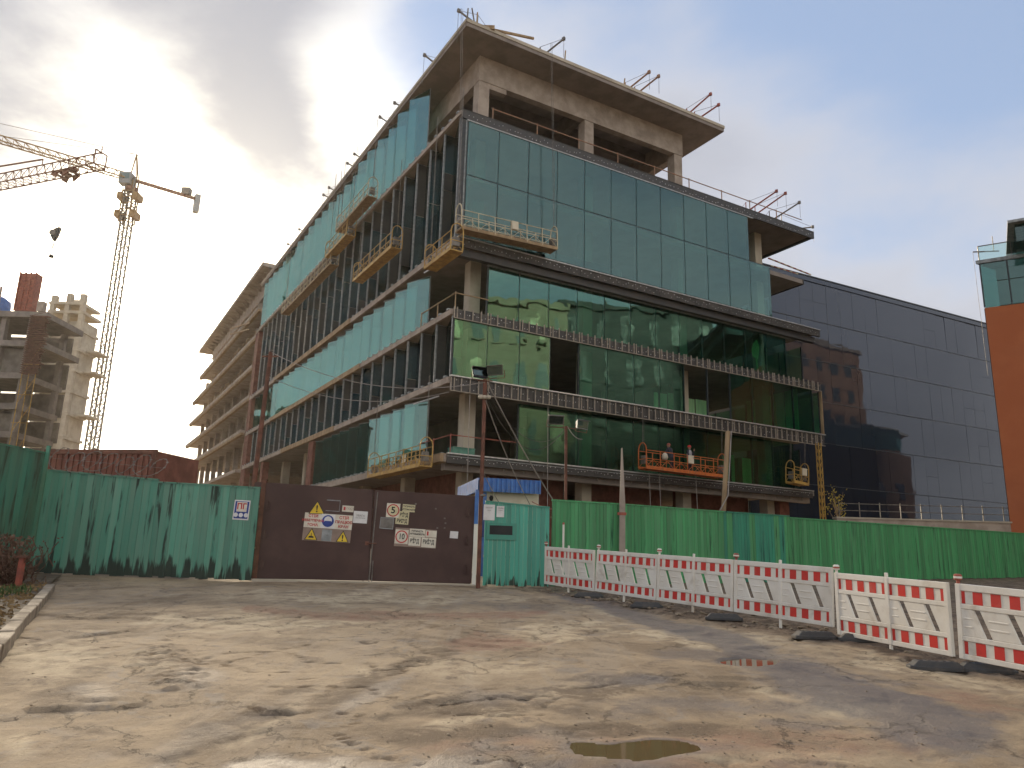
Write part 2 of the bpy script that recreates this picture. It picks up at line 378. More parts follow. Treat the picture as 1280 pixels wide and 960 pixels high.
# dirt bank between the barriers and the fence
bankn = (GX-.97)*.893+(GY-19.7)*.449          # distance behind the barrier line
bank = np.where(okp, sstep(bankn+wx*.8, -.55, .05)*sstep(GY, 3, 6), 0)*np.where(bankn < 30, 1, 0)
disp = (fbm(GX*.9, GY*.9, 21)-.5)*.05+(fbm(GX*4, GY*4, 31, 4)-.5)*.016+(fbm(GX*10, GY*10, 41, 3)-.5)*.012
def plates(scale, seed):                # old slabs broken along jagged edges
    a = fbm(GX*scale, GY*scale, seed, 4); return a
e1 = plates(.42, 51); step1 = sstep(e1, .497, .505)*.026+sstep(e1, .60, .606)*.018+sstep(e1, .40, .407)*.012
e2 = np.abs(plates(.55, 61)-.5); crack = (1-sstep(e2, .0, .006))*sstep(fbm(GX*.4, GY*.4, 71, 3), .45, .52)
disp = disp+step1-.03-crack*.04
dist = 1-crack*.0
rb_ = np.abs(fbm(GX*5, GY*5, 81, 4)-.5); disp = disp+rubble*(.030-sstep(rb_, .0, .05)*-.03-.035)+rubble*(fbm(GX*10, GY*10, 83, 2)-.5)*.05
disp = disp+bank*((fbm(GX*4, GY*4, 91, 4)-.42)*.10)
disp = disp-blob(600, 803, 66, 9, .3)*.02
near_m = sstep(GY, 2, 5)*(1-sstep(GY, 19.5, 21))*(1-sstep(np.abs(GX), 9.8, 10.6))
GZ = GZ+disp*near_m
# puddles: level basins with a rim
PUD = []
for (pcx, pcy, rx, ry, dep) in ((818, 935, 92, 14, .03), (944, 829.5, 36, 6, .014)):
    c = grd(pcx, pcy); zw = c[2]+.004
    u = (PXX-pcx)/rx+wx*1.6; v_ = (PYY-pcy)/ry+wy*2.2+(fine-.5)*.9
    d = np.where(okp, np.sqrt(u*u+v_*v_), 9)
    inn = 1-sstep(d, .8, 1.06); rim = 1-sstep(d, 1.25, 2.2)
    GZ = np.where(rim > 0, GZ*(1-rim)+np.maximum(GZ, zw+.004)*rim, GZ)
    GZ = GZ*(1-inn)+(zw-dep)*inn
    wet = np.maximum(wet, (1-sstep(d, 1.0, 1.5))*.8)
    PUD.append((d, zw))
nv = GX.size; ny, nx = GX.shape
gm = bpy.data.meshes.new('ground')
idx = np.arange(nv).reshape(ny, nx)
F = np.stack([idx[:-1, :-1], idx[:-1, 1:], idx[1:, 1:], idx[1:, :-1]], -1).reshape(-1, 4)
gm.vertices.add(nv); gm.vertices.foreach_set('co', np.stack([GX, GY, GZ], -1).ravel())
gm.loops.add(F.size); gm.loops.foreach_set('vertex_index', F.ravel())
gm.polygons.add(len(F)); gm.polygons.foreach_set('loop_start', np.arange(len(F))*4); gm.polygons.foreach_set('use_smooth', np.ones(len(F), bool))
for nm, arr in (('wet', wet), ('pale', pale), ('red', red), ('mud', mud), ('bank', np.maximum(bank, rubble*.35)), ('crack', np.maximum(crack, 0))):
    a = gm.attributes.new(nm, 'FLOAT', 'POINT'); a.data.foreach_set('value', np.clip(arr, 0, 1).ravel().astype(np.float32))
gm.update(calc_edges=True); gm.validate()
gmat = bpy.data.materials.new('dirty_concrete_road'); gmat.use_nodes = True; t = NT(gmat.node_tree); p = t.n['Principled BSDF']
def attr(nm): return t.add('ShaderNodeAttribute', attribute_name=nm).outputs['Fac']
tc = t.add('ShaderNodeTexCoord').outputs['Object']
a1 = t.noise(tc, .7, 9, .68, .6); a2 = t.noise(tc, 3.0, 9, .72, .4); a3 = t.noise(tc, 24., 6, .75); a4 = t.noise(tc, 95., 3, .65)
tk = t.noise(t.scale(tc, 2.2, .35, 1), 1.0, 8, .7, .8)            # tyre-wide streaks of dried mud
c = t.mix(t.ramp(a1, .38, .62), (.235, .170, .106), (.390, .292, .185))
c = t.mix(t.math('MULTIPLY', t.ramp(tk, .46, .66), .7), c, (.34, .268, .19))
c = t.mix(t.math('MULTIPLY', t.ramp(a2, .52, .66), .65), c, (.165, .120, .084))
c = t.mix(t.math('MULTIPLY', t.ramp(t.noise(tc, 1.7, 9, .72, .9), .56, .64), .6), c, (.27, .23, .19))
c = t.mix(t.math('MULTIPLY', attr('pale'), t.ramp(a2, .66, .40)), c, (.56, .45, .30))
c = t.mix(t.math('MULTIPLY', attr('red'), t.ramp(a2, .75, .35)), c, (.275, .160, .105))
c = t.mix(t.math('MULTIPLY', attr('mud'), t.ramp(a2, .30, .55)), c, (.150, .105, .066))
wetf = t.math('MULTIPLY', attr('wet'), t.ramp(t.noise(tc, 2.2, 8, .7, .4), .18, .42))
c = t.mix(t.math('MULTIPLY', wetf, .82), c, (.118, .102, .100))
c = t.mix(attr('bank'), c, t.mix(t.ramp(a2, .42, .6), (.215, .155, .105), (.085, .06, .042)))
c = t.mix(t.math('MULTIPLY', attr('crack'), .7), c, (.04, .03, .022))
vo = t.add('ShaderNodeTexVoronoi', feature='DISTANCE_TO_EDGE'); vo.inputs['Scale'].default_value = .75
wv = t.add('ShaderNodeVectorMath', operation='ADD'); t.put(wv.inputs[0], tc)
nz_ = t.add('ShaderNodeTexNoise'); t.put(nz_.inputs['Vector'], tc); nz_.inputs['Scale'].default_value = 1.6; nz_.inputs['Detail'].default_value = 7; nz_.inputs['Roughness'].default_value = .7
sc_ = t.scale(nz_.outputs['Color'], 1.1, 1.1, 0); t.put(wv.inputs[1], sc_); t.put(vo.inputs['Vector'], wv.outputs[0])
ck = t.math('MULTIPLY', t.ramp(vo.outputs['Distance'], .014, .004), t.ramp(t.noise(tc, .5, 4), .46, .56))
c = t.mix(t.math('MULTIPLY', ck, .5), c, (.06, .045, .034))
c = t.mix(t.math('MULTIPLY', t.ramp(a3, .56, .68), .5), c, (.10, .075, .055))
c = t.mix(t.math('MULTIPLY', t.ramp(a3, .42, .32), .35), c, (.48, .38, .26))
c = t.mix(t.math('MULTIPLY', t.ramp(a4, .60, .68), .45), c, (.46, .38, .28))
t.put(p.inputs['Base Color'], c)
t.put(p.inputs['Roughness'], t.math('SUBTRACT', .92, t.math('MULTIPLY', t.math('POWER', wetf, 2.0), .55)))
p.inputs['Specular IOR Level'].default_value = .3
b = t.add('ShaderNodeBump'); b.inputs['Strength'].default_value = .9; b.inputs['Distance'].default_value = .016
hh = t.math('ADD', t.math('MULTIPLY', a3, 1.4), t.math('ADD', t.math('MULTIPLY', a4, .5), t.math('MULTIPLY', a2, 2.2)))
t.put(b.inputs['Height'], t.math('SUBTRACT', hh, t.math('MULTIPLY', ck, 1.2))); t.put(p.inputs['Normal'], b.outputs[0])
gm.materials.append(gmat)
ground = link(bpy.data.objects.new('ground', gm)); ground['kind'] = 'structure'
# water in the puddles
wm = bpy.data.materials.new('muddy_water'); wm.use_nodes = True; t = NT(wm.node_tree); p = t.n['Principled BSDF']
p.inputs['Base Color'].default_value = (.13, .09, .042, 1); p.inputs['Roughness'].default_value = .05; p.inputs['Specular IOR Level'].default_value = .5; p.inputs['IOR'].default_value = 1.33
for d, zw in PUD:
    under = (GZ < zw) & (d < 1.12)
    cell = under[:-1, :-1] | under[:-1, 1:] | under[1:, 1:] | under[1:, :-1]
    jj, ii = np.nonzero(cell); used = {}; mb = MB()
    def vid(j, i):
        if (j, i) not in used: used[(j, i)] = len(mb.v); mb.v.append((GX[j, i], GY[j, i], zw))
        return used[(j, i)]
    for j, i in zip(jj.tolist(), ii.tolist()): mb.f.append((vid(j, i), vid(j, i+1), vid(j+1, i+1), vid(j+1, i))); mb.m.append(0)
    if mb.f: o = part('puddle', mb, wm); o['kind'] = 'structure'
def gheight(x, y):
    i = min(max(np.searchsorted(ys, y), 0), ny-1); j = min(max(np.searchsorted(xs, x), 0), nx-1); return float(GZ[i, j])

# ------------------------------------------------------------------ kerb and verge on the left
KA = np.array([-4.55, 6.95]); KB = np.array([-9.1, 15.95]); KD = (KB-KA)/np.linalg.norm(KB-KA); KN = np.array([-KD[1], KD[0]])
kerb = thing('kerb', None, None, (KA[0], KA[1], 0), math.atan2(KD[1], KD[0])); kerb['kind'] = 'structure'
kst = MB(); kst.prism([(0, -.12), (.985, -.12), (.985, .15), (0, .15)], 0, .16)
M['kerb'] = mat('dirty_kerb_stone', (.33, .27, .20), (.22, .175, .125), .92, 2.2, .5, 10, dirt=(.13, .095, .065), dscale=1.4, dlo=.45, dhi=.65); kme = kst.mesh('kerb_stone', M['kerb'])
L = np.linalg.norm(KB-KA)
for i in range(int(L)):
    q = KA+KD*(i+.5); o = inst('kerb_stone', kme, kerb, (i, random.uniform(-.012, .012), gz(q[0], q[1])+random.uniform(-.012, .012)))
    o.rotation_euler = (random.uniform(-.03, .03), -.041, random.uniform(-.012, .012))
    b = o.modifiers.new('bevel', 'BEVEL'); b.width = .018; b.segments = 2
vs, fs = [], []; nu, nw = 90, 60
for i in range(nu):
    for j in range(nw):
        s = -1+(L+6.5)*i/(nu-1); d = .15+7.5*j/(nw-1)
        q = KA+KD*s+KN*d; vs.append((q[0], q[1], gz(q[0], q[1])+.10*min(1, max(0, (L+5-s)/3))))
vs = np.array(vs); dj = np.tile(np.linspace(0, 1, nw), nu)
vs[:, 2] += (fbm(vs[:, 0]*3, vs[:, 1]*3, 5)-.5)*.11*np.minimum(1, dj*12)+.18*sstep(dj, 0, .6)
fs = [(i*nw+j, (i+1)*nw+j, (i+1)*nw+j+1, i*nw+j+1) for i in range(nu-1) for j in range(nw-1)]
mv = MB(); mv.add(vs, fs)
M['soil'] = mat('dry_soil', (.12, .085, .055), (.07, .05, .032), .95, 3.5, .8, 14, dirt=(.19, .15, .09), dscale=6)
o = part('verge', mv, M['soil'], smooth=True); o['kind'] = 'structure'
VERGE = vs
def vz(x, y): return VERGE[np.argmin((VERGE[:, 0]-x)**2+(VERGE[:, 1]-y)**2), 2]
# grass, dead leaves on the verge
M['grass'] = mat('green_weeds', (.045, .085, .02), (.08, .10, .03), .8, 8)
M['dry'] = mat('dry_leaves', (.20, .12, .05), (.28, .19, .09), .9, 8)
def tufts(name, mt, n, cxs, spread, hmin, hmax, kind='blade'):
    mb = MB()
    for _ in range(n):
        c = cxs[random.randrange(len(cxs))]; x = random.gauss(c[0], spread); y = random.gauss(c[1], spread*1.6)
        if (np.array([x, y])-KA) @ KN < .22: continue
        z = vz(x, y); h = random.uniform(hmin, hmax); a = random.random()*6.28; ww = random.uniform(.012, .03)
        if kind == 'leaf': ww = random.uniform(.03, .06); h *= .3
        dx, dy = math.cos(a), math.sin(a); lx, ly = random.uniform(-.7, .7)*h, random.uniform(-.7, .7)*h
        mb.add([(x-dx*ww, y-dy*ww, z-.01), (x+dx*ww, y+dy*ww, z-.01), (x+lx+dx*ww*.3, y+ly+dy*ww*.3, z+h), (x+lx-dx*ww*.3, y+ly-dy*ww*.3, z+h*.9)], [(0, 1, 2, 3)])
    o = part(name, mb, mt); o['kind'] = 'stuff'; return o
tufts('weeds', M['grass'], 420, [(-9.35, 14.9), (-9.1, 14.2), (-8.9, 12.6)], .2, .03, .11)
tufts('fallen_leaves', M['dry'], 2600, [(-8.9, 13.8), (-8.2, 12.0), (-7.2, 10.4), (-9.7, 15.5), (-6.6, 9.4)], .5, .04, .12, 'leaf')

# ------------------------------------------------------------------ boards
def fence(name, label, P0, P1, ztop0, ztop1, bw_, mt, pick=None, posts=(), cap=True, gap=.006, cat='fence', zoff=.0, jit=.006, group=None, hgap=.02):
    P0 = np.array(P0, float); P1 = np.array(P1, float); L = np.linalg.norm(P1-P0); d = (P1-P0)/L
    root = thing(name, label, cat, (P0[0], P0[1], gz(*P0)), math.atan2(d[1], d[0]), group)
    z0 = gz(*P0); n = max(1, round(L/bw_)); wd = L/n; H0 = ztop0-z0
    mb = MB(); mb.box(0, wd-gap, -.012, .012, 0, H0); me = mb.mesh('board', mt)
    mes = [me]
    if pick: mes = [me]+[MB().box(0, wd-gap, -.012, .012, 0, H0).mesh('board', k) for k in pick]
    for i in range(n):
        q = P0+d*(i+.5)*wd; zb = gz(*q)-z0+hgap+random.uniform(-.02, .02); zt = ztop0+(ztop1-ztop0)*(i+.5)/n-z0
        o = inst('board', random.choice(mes), root, (i*wd, random.uniform(-jit, jit), zb)); o.scale = (1, 1, (zt-zb+random.uniform(-.012, .012))/H0)
        o.rotation_euler = (0, 0, random.uniform(-.02, .02))
    if cap:
        c = MB(); c.add([(0, -.035, ztop0-z0-.01), (L, -.035, ztop1-z0-.01), (L, .045, ztop1-z0-.01), (0, .045, ztop0-z0-.01),
                         (0, -.035, ztop0-z0+.03), (L, -.035, ztop1-z0+.03), (L, .045, ztop1-z0+.03), (0, .045, ztop0-z0+.03)],
                        [(3, 2, 1, 0), (4, 5, 6, 7), (0, 1, 5, 4), (1, 2, 6, 5), (2, 3, 7, 6), (3, 0, 4, 7)])
        part('cap_rail', c, mt, root)
    for s in (.35, .8):
        c = MB(); z_a = (gz(*P0)-z0)*(1-s)+(ztop0-z0)*s; z_b = (gz(*P1)-z0)*(1-s)+(ztop1-z0)*s
        c.bar((0, .05, z_a), (L, .05, z_b), .035); part('rail', c, M['timber'], root)
    for x in posts:
        q = P0+d*x; c = MB().box(x-.045, x+.045, .03, .12, gz(*q)-z0-.2, ztop0+(ztop1-ztop0)*x/L-z0-.02); part('post', c, M['rust'], root)
    return root
zt = lambda px, py, Y: at(px, py, Y)[2]
FA = (-12.38, 20.4); FB = (-9.26, 20.22); FC = (-6.52, 20.1)
fence('board_fence', 'teal painted board fence with peeling streaks, behind the kerb end', FA, FB, zt(60, 588, 20.4), zt(191, 600, 20.22), .2, M['peel'], [M['peel']], posts=(1.5,))
fence('board_fence', 'teal painted board fence with peeling streaks beside the brown gate', FB, FC, zt(193, 603, 20.22), zt(314, 610, 20.1), .165, M['peel'], posts=(1.4,))
fence('board_fence', 'tall olive green board fence at the left edge of the photo', (-12.95, 14.2), (-12.42, 20.35), zt(0, 552, 18.0), zt(57, 566, 20.2), .21, M['peel2'], posts=(3.,))
o = thing('corner_post', 'pale weathered post at the corner of the green fences', 'post', (-12.36, 20.3, 0))
part('shaft', MB().box(-.045, .045, -.03, .03, gz(0, 20)-.1, zt(60, 556, 20.1)), M['peel2'], o)
# teal board fence with the hatch, right of the gate
TA = (-.62, 20.55); TB = (1.12, 20.85)
tf = fence('hatch_fence', 'turquoise board fence with a dark hatch and taped papers', TA, TB, zt(603, 627, 20.55), zt(690, 635, 20.85), .115, M['teal'], posts=(.9,))
tz = lambda py, px=625: at(px, py, 20.6)[2]-gz(*TA)
hx = MB(); x0, x1 = .05, .86
hx.box(x0, x1, -.05, -.016, tz(668), tz(656)); hx.box(x0, x1, -.05, -.016, tz(681), tz(675)); hx.box(x0, x0+.09, -.05, -.016, tz(675), tz(668)); hx.box(x1-.1, x1, -.05, -.016, tz(675), tz(668))
hx = MB(); za, zb = tz(668.5), tz(657)
hx.box(x0, x1, -.048, -.016, zb, zb+.07); hx.box(x0, x1, -.048, -.016, za-.13, za); hx.box(x0, x0+.08, -.045, -.016, za, zb); hx.box(x1-.11, x1, -.045, -.016, za, zb)
hf = part('hatch_frame', hx, M['teal'], tf)
part('hatch_opening', MB().box(x0+.08, x1-.11, -.03, -.018, za, zb), M['black'], tf)
# long green fence running back along the site
GA = np.array([1.19, 21.0]); GD = np.array([math.cos(YAW), math.sin(YAW)])
def gpt(px): P = onplane(px, 640, np.array([GA[0], GA[1], 0]), NR); return np.array([P[0], P[1]])
def gtop(px, py): return onplane(px, py, np.array([GA[0], GA[1], 0]), NR)[2]
marks = [(690, 625.5), (776, 630.5), (904, 640), (986, 645.5)]
seglab = ['bright green board fence right behind the farthest striped barrier', 'bright green board fence between the grey plank post and the leaning pole',
          'blue green board fence right of the leaning pole', 'long green board fence reaching the right edge of the photo']
for k in range(4):
    a = gpt(marks[k][0]); za = gtop(*marks[k])
    e = marks[k+1] if k < 3 else (1330, 670.5)
    b_ = gpt(e[0]); zb = gtop(*e)
    if k == 3: za = gtop(986, 647.5)
    fence('board_fence', seglab[k], a, b_-GD*.01, za, zb, .125 if k < 3 else .14, M['green2'] if k == 2 else M['green'], [M['green']] if k != 2 else [M['green2'], M['green']], posts=[1.2])

# ------------------------------------------------------------------ gate
QA = np.array([-6.42, 20.35]); QB = np.array([-.92, 20.75]); QD = (QB-QA)/np.linalg.norm(QB-QA); QN = np.array([QD[1], -QD[0], 0]); QY = math.atan2(QD[1], QD[0])
def qpt(px, py, off=0.0): return onplane(px, py, np.array([QA[0], QA[1], 0])+QN*off, QN)
def ql(px, py): P = qpt(px, py); return (np.array(P)[:2]-QA) @ QD, P[2]
gate = thing('site_gate', 'dark brown sheet metal double gate covered with safety signs', 'gate', (QA[0], QA[1], 0), QY)
def leaf(pxs, name, label):
    (xa, za), (xb, zb) = ql(*pxs[0]), ql(*pxs[1]); (xc, zc2), (xd, zd) = ql(*pxs[2]), ql(*pxs[3])
    mb = MB(); mb.prism([(xa, za), (xb, zb), (xd, zd), (xc, zc2)], -.012, .012)
    lf = part(name, mb, M['gate'], gate); lf['label'] = label
    fr = MB(); r = .03
    for a, b2 in (((xa, za), (xb, zb)), ((xc, zc2), (xd, zd)), ((xa, za), (xc, zc2)), ((xb, zb), (xd, zd))):
        fr.bar((a[0], .035, a[1]), (b2[0], .035, b2[1]), r)
    part('frame', fr, M['gate'], lf)
    return xa, xb, zc2, zd, za, zb
la = leaf([(314, 722), (460, 725), (319, 603), (466, 613)], 'gate_leaf', 'left gate leaf')
lb = leaf([(463, 725), (588, 729), (469, 613.5), (594, 621)], 'gate_leaf', 'right gate leaf')
e = MB(); e.bar((la[1]+.025, -.03, la[5]-.12), (la[1]+.10, -.03, la[3]-.04), .018); part('edge_strip', e, M['steel'], gate)
e = MB(); e.bar((la[1]+.1, -.05, la[5]-.2), (la[1]+.1, -.05, la[5]+.5), .016); e.bar((la[1]-.12, -.05, la[5]-.02), (la[1]-.12, -.05, la[5]-.2), .016); part('drop_bolt', e, M['steel'], gate)
hgm = MB().box(-.05, .05, -.05, -.011, -.09, .09).bar((0, -.045, -.12), (0, -.045, .12), .02, 6).mesh('hinge', M['gate'])
for x_ in (.06, 5.35):
    for z_ in (1.35, 2.1, 2.85): inst('hinge', hgm, gate, (x_, 0, z_))
part('latch', MB().box(la[1]-.14, la[1]-.05, -.03, -.011, 1.9, 2.0).bar((la[1]-.1, -.04, 1.95), (la[1]+.16, -.04, 1.95), .015, 6), M['rust'], gate)
e = MB()
for k in range(9): e.box(lb[0]+1.35, lb[0]+1.38, -.02, -.011, 2.0+k*.001, 2.01)
for (px, py) in ((556, 648), (557, 654), (556, 660), (547, 660), (520, 630), (545, 636)):
    x, z = ql(px, py); e.box(x-.03, x+.02, -.017, -.011, z-.02, z+.02)
part('old_tape', e, M['steel'], gate)
sill = part('gate_sill', MB().box(-.1, 5.6, -.25, .6, .75, gz(0, 20.4)+.035), M['concp']); sill.location = (QA[0], QA[1], 0); sill.rotation_euler = (0, 0, QY); sill['kind'] = 'structure'
o = thing('gate_post', 'rusty square gate post at the left end of the brown gate', 'post', (QA[0]-.1, QA[1]+.02, 0), QY)
part('shaft', MB().box(-.06, .06, -.06, .06, gz(*QA)-.1, zt(319, 600, 20.3)), M['rust'], o); part('cap', MB().box(-.075, .075, -.075, .075, zt(319, 600, 20.3), zt(319, 600, 20.3)+.03), M['rust'], o)
o = thing('gate_post', 'white and blue painted gate post at the right end of the brown gate', 'post', (QB[0]+.06, QB[1]-.02, 0), QY)
zq = zt(595, 655, 20.7); part('shaft', MB().box(-.05, .05, -.05, .05, gz(*QB)-.1, zq), M['white'], o); part('upper_shaft', MB().box(-.052, .052, -.052, .052, zq, zt(598, 612, 20.7)), M['blue'], o)

# ------------------------------------------------------------------ signs
def text(txt, size, mt, parent, x, z, y=-.012, name='lettering', sx=1., bold=.0):
    cu = bpy.data.curves.new('lettering', 'FONT'); cu.body = txt; cu.size = size; cu.align_x = 'CENTER'; cu.align_y = 'CENTER'; cu.extrude = .0015; cu.offset = bold
    tmp = bpy.data.objects.new('lettering', cu); COL.objects.link(tmp)
    dg = bpy.context.evaluated_depsgraph_get(); me = bpy.data.meshes.new_from_object(tmp.evaluated_get(dg))
    bpy.data.objects.remove(tmp); me.materials.clear(); me.materials.append(mt)
    o = link(bpy.data.objects.new(name, me), parent, (x, y, z)); o.rotation_euler = (math.pi/2, 0, 0); o.scale = (sx, 1, 1)
    return o
PXM = 20.55/950.                       # metres per photo pixel on the gate
def sign(px, py, name, label, cat='sign', rot=0.0, off=.02):
    P = qpt(px, py, off); o = thing(name, label, cat, P, QY); o.rotation_euler = (0, rot, QY); return o
def plate(parent, wpx, hpx, mt, x=0, z=0, y0=-.006, y1=.0, name='plate'):
    a, b_ = wpx*PXM/2, hpx*PXM/2
    return part(name, MB().box(x-a, x+a, y0, y1, z-b_, z+b_), mt, parent)
def tri(parent, wpx, hpx, mt, x=0, z=0, y0=-.008, name='triangle'):
    a, h = wpx*PXM/2, hpx*PXM/2
    return part(name, MB().prism([(x-a, z-h), (x+a, z-h), (x, z+h)], y0, 0), mt, parent)
def disc(parent, rpx, mt, x=0, z=0, y=-.008, name='disc', n=28, a0=0, a1=2*math.pi):
    r = rpx*PXM; return part(name, MB().prism([(x+r*math.cos(a0+(a1-a0)*i/n), z+r*math.sin(a0+(a1-a0)*i/n)) for i in range(n)], y, 0), mt, parent)
def warn(parent, w_, h_, x=0, z=0, mark='!'):
    tri(parent, w_, h_, M['signk'], x, z, -.008, 'border'); tri(parent, w_*.84, h_*.84, M['signy'], x, z-.012, -.010, 'face')
    if mark == '!': text('!', h_*PXM*.72, M['signk'], parent, x, z-.05, -.0125, 'exclamation_mark', bold=.006)
    else:
        part('hazard_symbol', MB().prism([(x-.07, z-.10), (x+.07, z-.10), (x+.055, z-.055), (x-.055, z-.055)], -.0125, -.009).prism([(x-.012, z-.055), (x+.012, z-.055), (x+.004, z+.03), (x-.004, z+.03)], -.0125, -.009), M['signk'], parent)
tilt = .02
s = sign(396.5, 634, 'warning_sign', 'yellow warning triangle alone above the large white and brown safety board'); warn(s, 20, 16.5)
s = sign(416.5, 632, 'sign_holder', 'empty grey metal sign frame right of the warning triangle', 'frame', .03)
fr = MB(); fr.box(-.18, .18, -.02, 0, .125, .15); fr.box(-.18, .18, -.015, 0, -.15, -.135); fr.box(.168, .18, -.015, 0, -.135, .125); part('frame', fr, M['mullg'], s)
s = sign(435, 636, 'notice_plate', 'smallest white plate with a red mark, left gate leaf', rot=.04); plate(s, 14, 7.5, M['signw']); plate(s, 2.4, 4, M['signr'], -.09, 0, -.008, -.005, 'red_mark'); text('ПОСТ', .075, M['tan'], s, .06, 0, -.009)
s = sign(450.5, 646.5, 'paper_notice', 'white paper sheet beside the large safety board on the gate', 'notice', .03); plate(s, 17, 14.5, M['paper'], y0=-.003); text('УВАГА', .07, M['steel'], s, 0, .04, -.006); text('вхід заборонено', .032, M['steel'], s, 0, -.02, -.006)
s = sign(409.5, 659.5, 'safety_board', 'large safety board with red Ukrainian words, blue mask disc and two yellow triangles', rot=.035)
plate(s, 58, 17.5, M['signw'], 0, .165, name='upper_plate'); plate(s, 58, 15.5, M['tan'], 0, -.195, name='lower_plate')
plate(s, 16.5, 17, M['paper'], -.01, .165, -.009, -.006, 'symbol_plate')
for i, (tx, sz) in enumerate((('СТІЙ', .10), ('НЕБЕЗПЕЧНА', .085), ('ЗОНА', .10))): text(tx, sz, M['signr'], s, -.40, .275-i*.115, -.010, bold=.003)
for i, (tx, sz) in enumerate((('СТІЙ', .10), ('ПРАЦЮЄ', .10), ('КРАН', .10))): text(tx, sz, M['signr'], s, .405, .275-i*.115, -.010, bold=.003)
disc(s, 7.2, M['signb'], -.01, .17, -.011, 'blue_disc'); disc(s, 4.7, M['paper'], -.01, .19, -.013, 'head_shape'); plate(s, 8.2, 4.4, M['signb'], -.01, .125, -.015, -.012, 'mask_shape')
warn(s, 16, 14.5, -.40, -.19, 'b'); warn(s, 15.5, 14, .42, -.20); plate(s, 12, 14, M['mullg'], 0, -.20, -.009, -.006, 'grey_plate'); text('14', .06, M['steel'], s, 0, -.20, -.011)
s = sign(491.5, 638, 'speed_sign', 'square speed limit 5 sign with a red ring', rot=.03); plate(s, 16.5, 17.2, M['signw']); disc(s, 7.7, M['signr'], 0, 0, -.008, 'red_ring'); disc(s, 6.3, M['signc'], 0, 0, -.010, 'ring_face'); text('5', .24, M['signk'], s, 0, 0, -.013, bold=.006)
s = sign(511, 635.3, 'notice_plate', 'cream text plate right of the speed limit 5 sign', rot=.05); plate(s, 15.5, 9, M['signc']); text('ЗУПИНІТЬ', .062, M['signk'], s, 0, .04, -.009, bold=.002); text('АВТОМОБІЛЬ', .056, M['signk'], s, 0, -.04, -.009, bold=.002)
s = sign(505, 644, 'notice_plate', "cream plate reading В'ЇЗД under the speed limit 5 sign", rot=.05, off=.028); plate(s, 12.5, 9, M['signc']); text("В'ЇЗД", .13, M['signk'], s, 0, 0, -.009, sx=.62, bold=.004)
s = sign(502.5, 651.5, 'notice_plate', 'dirty yellow plate reading ВИЇЗД, lowest below the speed limit 5 sign', rot=.05, off=.02); plate(s, 16, 7.5, M['signc']); text('ВИЇЗД', .13, M['signk'], s, 0, .0, -.009, sx=.66, bold=.004)
s = sign(483.5, 654, 'cover_plate', 'blank grey metal plate on the right gate leaf', 'plate', .05); plate(s, 16.5, 13.5, M['steel'])
fr = MB(); fr.box(-.18, .18, -.015, -.006, .13, .15); fr.box(-.18, .18, -.015, -.006, -.15, -.13); fr.box(-.18, -.165, -.015, -.006, -.13, .13); fr.box(.165, .18, -.015, -.006, -.13, .13); part('frame', fr, M['mullg'], s)
s = sign(519.5, 672.5, 'speed_board', 'wide speed limit 10 board with entry and exit words', rot=.035); plate(s, 51, 22.5, M['tan'])
plate(s, 16, 17, M['signw'], -.37, .01, -.009, -.006, 'ring_plate'); disc(s, 7.6, M['signr'], -.37, .01, -.011, 'red_ring'); disc(s, 6.2, M['signw'], -.37, .01, -.013, 'ring_face'); text('10', .20, M['signk'], s, -.37, .01, -.016, sx=.8, bold=.004)
plate(s, 19, 9.5, M['signw'], .035, .135, -.009, -.006, 'text_plate'); text('ЗУПИНІТЬ', .062, M['signk'], s, .035, .175, -.011, bold=.002); text('АВТОМОБІЛЬ', .058, M['signk'], s, .035, .10, -.011, bold=.002)
plate(s, 13.5, 8, M['signw'], .40, .13, -.009, -.006, 'small_plate'); plate(s, 2, 5, M['signr'], .31, .14, -.011, -.008, 'red_mark')
plate(s, 14.5, 10.5, M['signw'], -.02, -.09, -.009, -.006, 'entry_plate'); text("В'ЇЗД", .15, M['signk'], s, -.02, -.09, -.011, sx=.6, bold=.004)
plate(s, 17.5, 11.5, M['signw'], .355, -.10, -.009, -.006, 'exit_plate'); text('ВИЇЗД', .15, M['signk'], s, .35, -.09, -.011, sx=.62, bold=.004)
s = sign(567.5, 668.5, 'paper_notice', 'small blank white paper near the right edge of the gate', 'notice', .05); plate(s, 10, 8.5, M['paper'], y0=-.003)
# hydrant sign on the teal fence
fd = np.array(FC)-np.array(FB); fy = math.atan2(fd[1], fd[0]); nrm = np.array([fd[1], -fd[0], 0])/np.linalg.norm(fd)
P = onplane(302, 637.5, np.array([FC[0], FC[1], 0])+nrm*.03, nrm); s = thing('hydrant_sign', 'blue and white square fire hydrant sign with red letters on the teal fence', 'sign', P, fy); s.rotation_euler = (0, .03, fy)
plate(s, 19.5, 23.5, M['paper']); plate(s, 17, 20.5, M['signb'], 0, 0, -.008, -.005, 'blue_field'); plate(s, 12.5, 11.5, M['signw'], 0, .08, -.010, -.007, 'letter_field'); text('ПГ', .20, M['signr'], s, 0, .085, -.013, bold=.006)
for k in (-1, 0, 1): disc(s, 2.6, M['paper'], k*.135, -.13, -.010, 'white_disc', 16)
